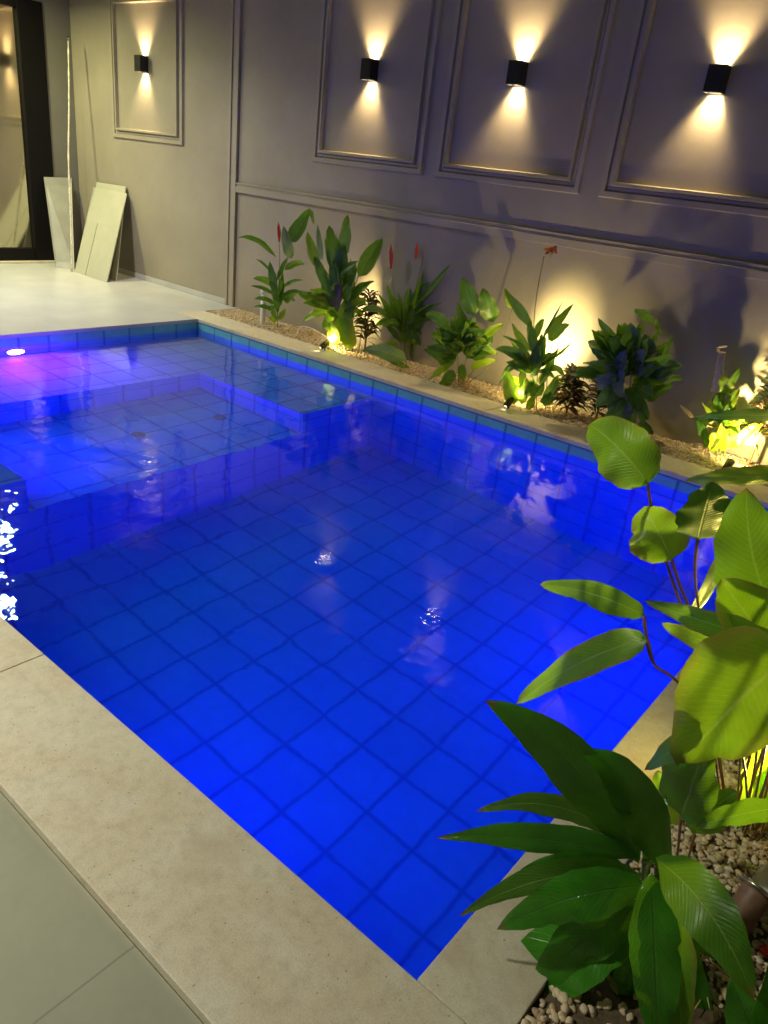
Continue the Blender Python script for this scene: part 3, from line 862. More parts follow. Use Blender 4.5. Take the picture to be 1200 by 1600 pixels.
# ------------------------------------------------------------------ plants
PLANTS = {
 'broad': {"ax":[5.9,-2.7],"leaves":[[5.43,-2.833,0.884,5.332,-2.821,0.945,5.222,-2.769,0.965,0.159,12.0,1],[5.54,-2.86,0.735,5.492,-2.867,0.793,5.435,-2.833,0.829,0.15,10.0,2],[5.598,-2.929,0.833,5.605,-2.978,0.922,5.604,-2.988,0.991,0.124,-18.0,0],[5.646,-2.807,0.823,5.629,-2.808,0.682,5.598,-2.769,0.521,0.044,40.0,0],[5.822,-3.002,0.74,5.731,-3.025,0.875,5.674,-3.007,1.006,0.161,14.0,0],[5.856,-3.061,0.708,5.769,-3.104,0.789,5.7,-3.106,0.844,0.14,-10.0,2],[5.555,-3.01,0.646,5.427,-3.014,0.646,5.278,-2.978,0.589,0.073,22.0,0],[5.841,-3.122,0.772,5.718,-3.125,0.755,5.57,-3.09,0.726,0.07,30.0,1],[5.774,-2.954,0.649,5.69,-2.976,0.631,5.585,-2.959,0.62,0.063,12.0,2],[5.583,-3.029,0.603,5.456,-3.043,0.479,5.307,-3.017,0.246,0.091,-20.0,1],[5.869,-3.221,0.817,5.816,-3.233,0.68,5.756,-3.204,0.473,0.232,10.0,2],[5.794,-3.153,0.548,5.741,-3.16,0.481,5.684,-3.126,0.351,0.066,-25.0,1],[5.775,-3.054,0.225,5.777,-3.089,0.364,5.775,-3.084,0.464,0.138,16.0,0],[5.804,-2.953,0.115,5.828,-2.972,0.231,5.854,-2.951,0.289,0.091,-15.0,1],[5.947,-3.079,0.402,5.881,-3.091,0.34,5.81,-3.063,0.227,0.058,25.0,0],[5.739,-2.825,-0.009,5.699,-2.836,0.07,5.654,-2.807,0.117,0.085,15.0,2],[5.666,-2.807,1.117,5.578,-2.829,1.1,5.478,-2.812,1.062,0.041,50.0,0],[5.733,-2.955,1.038,5.64,-2.952,1.006,5.53,-2.911,0.946,0.053,35.0,2],[5.762,-3.004,0.636,5.734,-3.025,0.614,5.699,-3.006,0.568,0.077,20.0,0],[5.896,-3.0,0.579,5.815,-3.013,0.621,5.728,-2.985,0.642,0.092,20.0,0],[5.9,-2.68,0.007,5.877,-2.701,0.165,5.854,-2.681,0.289,0.118,5.0,2],[5.932,-2.669,0.0,5.918,-2.689,0.165,5.904,-2.67,0.294,0.118,-15.0,2]],"stems":[[[5.43,-2.833,0.884],[5.459,-2.833,0.821],[5.543,-2.83,0.679],[5.641,-2.807,0.513],[5.712,-2.785,0.364],[5.84,-2.722,-0.008]],[[5.54,-2.86,0.735],[5.574,-2.849,0.673],[5.642,-2.827,0.561],[5.717,-2.805,0.358],[5.85,-2.731,-0.005]],[[5.598,-2.929,0.833],[5.612,-2.908,0.739],[5.668,-2.847,0.546],[5.855,-2.741,0.018]],[[5.646,-2.807,0.823],[5.74,-2.785,0.574],[5.867,-2.701,-0.003]],[[5.822,-3.002,0.74],[5.857,-2.901,0.481],[5.895,-2.73,0.041]],[[5.856,-3.061,0.708],[5.883,-2.901,0.441],[5.904,-2.73,0.037]],[[5.555,-3.01,0.646],[5.58,-3.019,0.594],[5.61,-3.018,0.545],[5.664,-3.007,0.524],[5.746,-2.904,0.394],[5.861,-2.751,0.007]],[[5.583,-3.029,0.603],[5.61,-3.018,0.545]],[[5.841,-3.122,0.772],[5.884,-3.001,0.555],[5.914,-2.73,0.033]],[[5.869,-3.221,0.817],[5.903,-3.1,0.624],[5.927,-2.749,0.059]],[[5.794,-3.153,0.548],[5.84,-3.002,0.421],[5.9,-2.73,0.022]],[[5.775,-3.054,0.225],[5.793,-2.983,0.037]],[[5.804,-2.953,0.115],[5.808,-2.903,-0.018]],[[5.774,-2.954,0.649],[5.845,-2.852,0.387],[5.887,-2.72,0.004]],[[5.859,-2.751,0.304],[5.874,-2.731,0.002]],[[5.892,-2.75,0.295],[5.893,-2.73,-0.007]],[[5.829,-2.702,0.285],[5.861,-2.701,-0.043]],[[5.926,-2.749,0.212],[5.909,-2.74,-0.01]],[[5.946,-2.729,0.17],[5.922,-2.739,-0.012]]]},
 'dark': {"ax":[5.84,-3.25],"leaves":[[5.757,-3.277,0.253,5.606,-3.411,0.504,5.447,-3.505,0.61,0.106,10.0,0],[5.811,-3.232,0.229,5.714,-3.331,0.453,5.609,-3.39,0.525,0.101,-20.0,0],[5.727,-3.26,0.265,5.583,-3.367,0.342,5.447,-3.434,0.271,0.054,25.0,1],[5.76,-3.297,0.282,5.594,-3.437,0.312,5.421,-3.537,0.255,0.065,24.0,0],[5.738,-3.309,0.251,5.662,-3.411,0.285,5.585,-3.473,0.248,0.044,20.0,0],[5.769,-3.326,0.268,5.64,-3.463,0.262,5.516,-3.559,0.126,0.059,22.0,1],[5.799,-3.354,0.282,5.694,-3.458,0.25,5.586,-3.523,0.116,0.096,15.0,0],[5.8,-3.374,0.336,5.869,-3.428,0.188,5.936,-3.443,-0.009,0.095,8.0,0],[5.818,-3.352,0.32,5.896,-3.396,0.194,5.961,-3.4,0.009,0.083,-30.0,2],[5.798,-3.374,0.375,5.914,-3.449,0.405,6.022,-3.485,0.329,0.103,-12.0,1],[5.805,-3.333,0.166,5.691,-3.433,0.021,5.562,-3.495,-0.26,0.15,-14.0,0],[5.795,-3.334,0.205,5.731,-3.42,0.117,5.667,-3.466,-0.084,0.102,12.0,0],[5.803,-3.313,0.144,5.785,-3.365,-0.056,5.789,-3.375,-0.283,0.112,-10.0,0],[5.818,-3.332,0.195,5.841,-3.36,0.008,5.862,-3.348,-0.25,0.089,20.0,0],[5.844,-3.27,0.161,5.937,-3.297,0.021,6.031,-3.284,-0.169,0.095,10.0,0],[5.767,-3.236,0.217,5.762,-3.242,0.321,5.751,-3.207,0.388,0.055,20.0,0],[5.782,-3.255,0.188,5.713,-3.311,0.184,5.644,-3.327,0.089,0.057,-20.0,0],[5.799,-3.254,0.123,5.752,-3.303,0.074,5.704,-3.312,-0.06,0.082,-20.0,0],[5.818,-3.252,0.078,5.797,-3.289,-0.097,5.774,-3.286,-0.369,0.127,5.0,0],[5.824,-3.251,0.104,5.867,-3.278,-0.056,5.91,-3.264,-0.278,0.13,-5.0,0],[5.834,-3.23,0.093,5.911,-3.254,-0.014,5.988,-3.237,-0.169,0.108,15.0,0],[5.811,-3.232,0.154,5.881,-3.257,0.159,5.953,-3.24,0.098,0.072,20.0,0],[5.814,-3.232,0.034,5.756,-3.277,-0.11,5.693,-3.283,-0.367,0.112,10.0,0]],"stems":[[[5.77,-3.276,0.263],[5.8,-3.284,0.152],[5.844,-3.25,-0.025]],[[5.796,-3.254,0.238],[5.821,-3.252,0.101],[5.856,-3.249,-0.014]]]},
 'edge': {"ax":[6.03,-3.33],"leaves":[[6.118,-3.386,0.065,6.046,-3.426,0.197,5.98,-3.427,0.281,0.092,12.0,0],[6.133,-3.387,0.105,6.074,-3.428,0.263,6.022,-3.43,0.371,0.087,-12.0,0],[6.108,-3.435,0.083,6.083,-3.504,0.266,6.066,-3.533,0.389,0.084,20.0,0],[6.122,-3.436,0.141,6.118,-3.506,0.353,6.119,-3.536,0.498,0.081,20.0,1]],"stems":[[[6.118,-3.386,0.065],[6.151,-3.338,-0.042]]]},
 'spiky': {"ax":[0.659,0.43],"leaves":[[0.629,0.398,0.655,0.511,0.254,0.792,0.368,0.143,0.79,0.056,-27.778,0],[0.703,0.477,0.806,0.779,0.521,0.941,0.824,0.591,1.114,0.137,5.0,0],[0.818,0.598,1.097,0.838,0.61,1.057,0.833,0.653,0.97,0.05,-30.344,0],[0.605,0.373,0.51,0.571,0.3,0.594,0.509,0.256,0.627,0.031,29.257,0],[0.629,0.399,0.397,0.597,0.285,0.462,0.539,0.2,0.463,0.069,18.561,1],[0.632,0.402,0.316,0.56,0.308,0.374,0.459,0.243,0.379,0.038,2.568,0],[0.635,0.405,0.233,0.576,0.319,0.28,0.489,0.262,0.261,0.051,-22.913,0],[0.637,0.407,0.174,0.568,0.329,0.207,0.471,0.281,0.185,0.044,-19.992,0],[0.67,0.442,0.391,0.782,0.466,0.468,0.865,0.518,0.492,0.038,23.024,0],[0.673,0.445,0.321,0.781,0.478,0.377,0.861,0.541,0.38,0.044,21.031,0],[0.685,0.457,0.555,0.752,0.514,0.625,0.793,0.602,0.621,0.069,-13.311,1],[0.633,0.402,0.298,0.639,0.348,0.49,0.618,0.323,0.626,0.082,16.233,0],[0.648,0.418,0.091,0.67,0.356,0.175,0.664,0.321,0.249,0.05,26.604,0],[0.665,0.436,0.094,0.684,0.455,0.15,0.675,0.501,0.2,0.057,7.41,2],[0.641,0.411,0.06,0.652,0.357,0.105,0.636,0.331,0.107,0.051,0.417,2],[0.658,0.429,0.272,0.672,0.432,0.406,0.656,0.461,0.533,0.057,-1.849,0],[0.636,0.406,0.445,0.673,0.442,0.588,0.682,0.507,0.679,0.05,30.421,0],[0.654,0.425,0.152,0.678,0.363,0.332,0.674,0.33,0.453,0.063,3.335,0],[0.664,0.436,0.214,0.687,0.434,0.342,0.682,0.462,0.416,0.05,28.621,0],[0.721,0.496,0.663,0.719,0.438,0.805,0.688,0.409,0.941,0.106,5.0,3],[0.649,0.449,0.223,0.618,0.402,0.206,0.559,0.383,0.155,0.05,38.761,0],[0.662,0.464,0.317,0.694,0.414,0.424,0.7,0.393,0.466,0.05,-53.762,0],[0.665,0.463,0.288,0.665,0.446,0.361,0.636,0.458,0.376,0.049,42.089,1],[0.696,0.472,0.281,0.706,0.532,0.324,0.687,0.619,0.364,0.044,24.464,0],[0.694,0.475,0.257,0.786,0.448,0.314,0.851,0.451,0.298,0.056,14.943,0],[0.663,0.449,0.266,0.599,0.43,0.337,0.507,0.441,0.311,0.045,-56.445,0],[0.73,0.468,0.303,0.743,0.538,0.342,0.729,0.636,0.375,0.046,-54.286,1],[0.71,0.441,0.276,0.7,0.487,0.322,0.662,0.562,0.356,0.047,3.626,0],[0.664,0.44,0.273,0.668,0.378,0.306,0.644,0.343,0.33,0.047,-8.948,0]],"stems":[[[0.659,0.43,0.02],[0.65,0.421,0.271],[0.652,0.423,0.562],[0.639,0.408,0.83]],[[0.65,0.421,0.388],[0.693,0.466,0.653],[0.72,0.495,0.685]]]},
 'canna': {"ax":[1.542,0.39],"leaves":[[1.499,0.351,0.803,1.522,0.328,0.972,1.517,0.335,1.133,0.114,20.0,1],[1.344,0.213,0.687,1.3,0.178,0.826,1.229,0.172,0.958,0.097,10.0,2],[1.467,0.323,0.668,1.439,0.279,0.853,1.384,0.265,1.031,0.148,8.0,0],[1.603,0.444,0.65,1.675,0.491,0.836,1.724,0.57,0.974,0.149,5.0,1],[1.364,0.232,0.752,1.35,0.204,0.894,1.308,0.206,1.03,0.051,5.0,3],[1.458,0.315,0.48,1.48,0.318,0.717,1.475,0.351,0.943,0.183,15.0,0],[1.427,0.287,0.378,1.397,0.18,0.443,1.344,0.106,0.437,0.137,5.0,2],[1.423,0.284,0.367,1.413,0.267,0.474,1.375,0.28,0.574,0.104,-31.411,2],[1.551,0.372,0.081,1.559,0.352,0.266,1.54,0.362,0.439,0.173,10.0,2],[1.511,0.336,0.047,1.499,0.278,0.19,1.461,0.251,0.321,0.127,29.962,2],[1.625,0.423,0.035,1.595,0.363,0.167,1.539,0.334,0.288,0.15,4.574,2],[1.644,0.481,0.365,1.771,0.502,0.413,1.878,0.557,0.379,0.063,-6.793,2],[1.458,0.315,0.344,1.46,0.233,0.511,1.437,0.182,0.666,0.114,10.778,0],[1.461,0.318,0.29,1.512,0.291,0.472,1.536,0.292,0.643,0.103,17.131,4],[1.596,0.438,0.336,1.589,0.389,0.575,1.556,0.37,0.801,0.051,-28.496,4],[1.44,0.299,0.638,1.412,0.26,0.785,1.358,0.25,0.926,0.046,26.166,2],[1.443,0.302,0.585,1.559,0.322,0.709,1.65,0.372,0.784,0.08,29.72,0],[1.406,0.269,0.526,1.371,0.21,0.675,1.311,0.183,0.776,0.092,10.984,0],[1.494,0.347,0.431,1.5,0.279,0.603,1.483,0.244,0.724,0.125,9.975,0],[1.528,0.378,0.544,1.589,0.357,0.682,1.626,0.368,0.77,0.08,1.962,0],[1.534,0.345,0.474,1.607,0.315,0.531,1.653,0.314,0.594,0.122,20.876,1],[1.508,0.345,0.458,1.545,0.358,0.62,1.56,0.405,0.704,0.118,-3.449,2],[1.509,0.391,0.327,1.589,0.36,0.355,1.647,0.363,0.301,0.07,35.088,1],[1.538,0.365,0.415,1.593,0.396,0.485,1.627,0.462,0.474,0.088,3.275,1],[1.488,0.378,0.428,1.501,0.412,0.511,1.492,0.478,0.526,0.084,47.005,1],[1.482,0.299,0.455,1.458,0.282,0.492,1.407,0.295,0.523,0.095,32.08,2],[1.43,0.261,0.42,1.394,0.162,0.459,1.332,0.093,0.468,0.098,-53.702,1],[1.503,0.382,0.388,1.625,0.408,0.444,1.721,0.464,0.474,0.101,-21.507,2],[1.492,0.376,0.378,1.591,0.366,0.398,1.662,0.384,0.42,0.106,12.524,1],[1.458,0.355,0.421,1.419,0.345,0.537,1.357,0.368,0.575,0.08,50.547,2],[1.491,0.354,0.5,1.502,0.368,0.648,1.488,0.415,0.746,0.094,12.039,2],[1.439,0.308,0.39,1.416,0.236,0.442,1.37,0.197,0.412,0.079,-18.545,1],[1.523,0.342,0.472,1.58,0.357,0.603,1.611,0.402,0.729,0.09,2.968,1],[1.524,0.368,0.427,1.667,0.389,0.555,1.783,0.439,0.644,0.101,32.271,1],[1.495,0.32,0.463,1.504,0.276,0.632,1.489,0.264,0.744,0.113,47.249,1],[1.495,0.308,0.335,1.498,0.228,0.291,1.476,0.179,0.193,0.087,-12.373,2],[1.521,0.375,0.3,1.585,0.386,0.278,1.629,0.433,0.171,0.084,40.424,2],[1.501,0.32,0.347,1.497,0.282,0.315,1.471,0.277,0.189,0.125,-23.283,1],[1.497,0.316,0.479,1.457,0.339,0.57,1.389,0.39,0.67,0.104,-45.552,1],[1.533,0.38,0.451,1.584,0.452,0.525,1.609,0.556,0.588,0.125,-50.001,1],[1.55,0.386,0.359,1.588,0.449,0.369,1.604,0.546,0.328,0.107,-43.5,2],[1.437,0.292,0.325,1.371,0.201,0.306,1.279,0.142,0.221,0.109,-42.879,2],[1.447,0.291,0.391,1.445,0.2,0.417,1.416,0.139,0.416,0.083,-21.276,2],[1.519,0.403,0.384,1.568,0.463,0.427,1.595,0.558,0.399,0.087,13.558,1],[1.512,0.324,0.491,1.541,0.3,0.61,1.548,0.31,0.656,0.079,52.232,2],[1.453,0.322,0.403,1.431,0.189,0.501,1.388,0.09,0.517,0.095,41.148,2],[1.441,0.316,0.377,1.404,0.172,0.417,1.343,0.062,0.4,0.118,15.507,2],[1.44,0.337,0.382,1.386,0.267,0.439,1.308,0.231,0.405,0.075,-2.958,2],[1.499,0.388,0.345,1.58,0.378,0.358,1.638,0.401,0.309,0.117,-20.287,1],[1.413,0.248,0.429,1.344,0.145,0.45,1.246,0.07,0.486,0.098,15.16,1],[1.465,0.302,0.368,1.421,0.266,0.36,1.35,0.26,0.34,0.082,59.838,2],[1.475,0.33,0.437,1.475,0.286,0.521,1.451,0.275,0.565,0.072,-26.923,1],[1.475,0.348,0.405,1.499,0.282,0.535,1.5,0.25,0.58,0.119,-11.518,2],[1.491,0.362,0.444,1.566,0.314,0.532,1.614,0.296,0.606,0.07,-45.582,2]],"stems":[[[1.521,0.371,0.017],[1.447,0.305,0.532],[1.353,0.222,0.73]],[[1.542,0.39,0.02],[1.494,0.347,0.431],[1.495,0.348,0.802]],[[1.563,0.409,0.023],[1.559,0.406,0.386],[1.602,0.444,0.661]],[[1.512,0.363,0.016],[1.442,0.301,0.259],[1.422,0.283,0.394]],[[1.585,0.428,0.009],[1.596,0.438,0.336]],[[1.607,0.448,0.0],[1.616,0.456,0.172]],[[1.651,0.487,-0.011],[1.656,0.492,0.206]]]},
 'budded': {"ax":[1.898,0.798],"leaves":[[2.028,0.755,0.5,2.173,0.755,0.664,2.305,0.755,0.851,0.062,34.044,1],[2.016,0.755,0.399,2.032,0.755,0.584,2.047,0.755,0.763,0.069,-28.551,1],[1.971,0.755,0.324,2.13,0.755,0.454,2.289,0.755,0.538,0.046,30.314,0],[1.881,0.755,0.204,1.798,0.666,0.39,1.711,0.593,0.525,0.058,27.339,0],[1.873,0.755,0.259,1.817,0.696,0.436,1.75,0.655,0.605,0.064,-27.018,0],[1.917,0.755,0.212,1.847,0.734,0.348,1.785,0.712,0.44,0.082,-3.106,0],[1.935,0.755,0.187,1.943,0.746,0.366,1.966,0.726,0.5,0.081,-23.347,0],[1.903,0.755,0.209,1.994,0.755,0.362,2.089,0.755,0.468,0.069,24.027,0],[1.894,0.755,0.122,1.81,0.727,0.214,1.725,0.709,0.26,0.059,32.998,0],[1.944,0.755,0.132,2.021,0.755,0.237,2.104,0.755,0.296,0.058,4.708,0],[1.987,0.755,0.227,2.071,0.755,0.322,2.161,0.755,0.373,0.052,28.491,0],[1.918,0.755,0.435,2.025,0.755,0.585,2.134,0.755,0.689,0.052,24.275,0],[1.877,0.755,0.089,1.812,0.722,0.101,1.74,0.707,0.063,0.047,15.28,2],[1.969,0.755,0.11,2.034,0.755,0.158,2.107,0.755,0.152,0.058,18.667,2],[1.906,0.755,0.289,1.845,0.745,0.354,1.788,0.747,0.332,0.056,60.774,0],[1.909,0.755,0.271,1.83,0.748,0.306,1.753,0.754,0.258,0.074,52.22,1],[1.905,0.755,0.277,1.827,0.734,0.306,1.749,0.718,0.295,0.061,30.22,0],[1.902,0.755,0.27,1.842,0.716,0.289,1.796,0.668,0.27,0.054,-19.335,1],[1.854,0.755,0.288,1.782,0.755,0.308,1.714,0.755,0.292,0.053,-25.188,1],[1.969,0.755,0.287,2.084,0.755,0.358,2.205,0.755,0.373,0.055,-15.413,1],[1.86,0.753,0.258,1.761,0.702,0.284,1.642,0.686,0.222,0.069,-21.017,1],[2.027,0.755,0.329,2.108,0.755,0.364,2.187,0.755,0.4,0.061,12.303,1],[1.906,0.755,0.328,1.868,0.755,0.373,1.829,0.755,0.425,0.065,29.754,1],[1.874,0.747,0.302,1.806,0.72,0.365,1.72,0.73,0.338,0.063,-20.45,1],[1.837,0.755,0.305,1.792,0.682,0.369,1.743,0.627,0.36,0.061,-37.686,0],[1.955,0.755,0.311,2.019,0.755,0.446,2.093,0.755,0.507,0.07,35.335,1],[1.88,0.755,0.297,1.828,0.666,0.349,1.763,0.598,0.388,0.072,3.664,0],[1.959,0.755,0.25,2.038,0.755,0.228,2.129,0.755,0.135,0.061,-8.261,0],[1.956,0.755,0.296,2.007,0.755,0.341,2.058,0.755,0.386,0.066,30.543,0],[1.968,0.755,0.278,2.033,0.755,0.302,2.102,0.755,0.302,0.061,20.8,1],[1.946,0.755,0.296,1.986,0.742,0.398,2.033,0.736,0.417,0.05,2.123,1],[1.902,0.755,0.304,1.814,0.742,0.36,1.705,0.752,0.427,0.066,33.19,1],[2.008,0.755,0.37,2.074,0.755,0.434,2.141,0.755,0.481,0.05,-5.897,1],[1.933,0.755,0.223,1.923,0.755,0.178,1.914,0.755,0.125,0.075,12.187,1],[1.906,0.755,0.312,1.853,0.746,0.373,1.811,0.725,0.424,0.055,-25.784,1],[1.967,0.755,0.26,2.036,0.755,0.268,2.112,0.755,0.23,0.072,58.861,1],[1.894,0.755,0.264,1.754,0.709,0.261,1.621,0.659,0.22,0.066,57.93,1],[1.958,0.755,0.369,2.002,0.755,0.49,2.048,0.755,0.594,0.061,-11.608,1],[1.97,0.755,0.18,2.01,0.755,0.102,2.052,0.755,0.007,0.075,-61.93,1],[1.913,0.755,0.314,1.868,0.755,0.387,1.829,0.755,0.421,0.063,-6.339,1],[1.902,0.755,0.268,1.862,0.667,0.304,1.817,0.599,0.276,0.06,-22.603,1],[2.013,0.755,0.37,2.105,0.755,0.455,2.197,0.755,0.523,0.068,-52.469,1],[1.985,0.755,0.369,2.054,0.755,0.501,2.133,0.755,0.554,0.064,-57.593,1],[1.976,0.755,0.374,2.022,0.755,0.464,2.072,0.755,0.518,0.053,3.921,1],[1.978,0.755,0.304,2.027,0.755,0.346,2.08,0.755,0.359,0.068,-44.505,1],[1.93,0.755,0.427,1.931,0.755,0.529,1.937,0.755,0.6,0.074,-1.225,1],[1.882,0.755,0.351,1.861,0.702,0.452,1.829,0.678,0.471,0.069,-30.462,1],[2.021,0.755,0.33,2.104,0.755,0.398,2.193,0.755,0.413,0.059,-61.747,0],[1.819,0.755,0.313,1.725,0.724,0.341,1.614,0.713,0.356,0.064,-7.313,1],[1.877,0.755,0.316,1.848,0.682,0.367,1.819,0.611,0.421,0.062,1.653,0],[1.878,0.755,0.263,1.842,0.649,0.288,1.792,0.57,0.267,0.063,-20.044,1],[1.942,0.755,0.304,1.961,0.755,0.421,1.991,0.755,0.462,0.075,-53.463,1],[1.929,0.755,0.309,1.933,0.723,0.426,1.936,0.701,0.492,0.071,27.96,1],[1.886,0.755,0.404,1.851,0.751,0.473,1.82,0.741,0.548,0.05,45.179,1]],"stems":[[[1.93,0.755,0.032],[1.843,0.755,0.309],[1.764,0.696,0.671]],[[1.958,0.755,0.038],[1.961,0.755,0.388],[2.013,0.755,0.721],[2.028,0.755,0.879]],[[1.944,0.755,0.035],[1.928,0.755,0.326]]]},
 'groundleaf': {"ax":[2.202,0.417],"leaves":[[2.24,0.408,0.085,2.128,0.255,0.142,1.997,0.138,0.148,0.141,12.0,3],[2.076,0.322,0.164,2.015,0.238,0.155,1.931,0.187,0.106,0.055,60.0,0],[2.255,0.457,0.012,2.182,0.367,0.046,2.086,0.31,0.07,0.055,31.241,0]],"stems":[[[2.222,0.432,0.078],[2.236,0.443,0.025]]]},
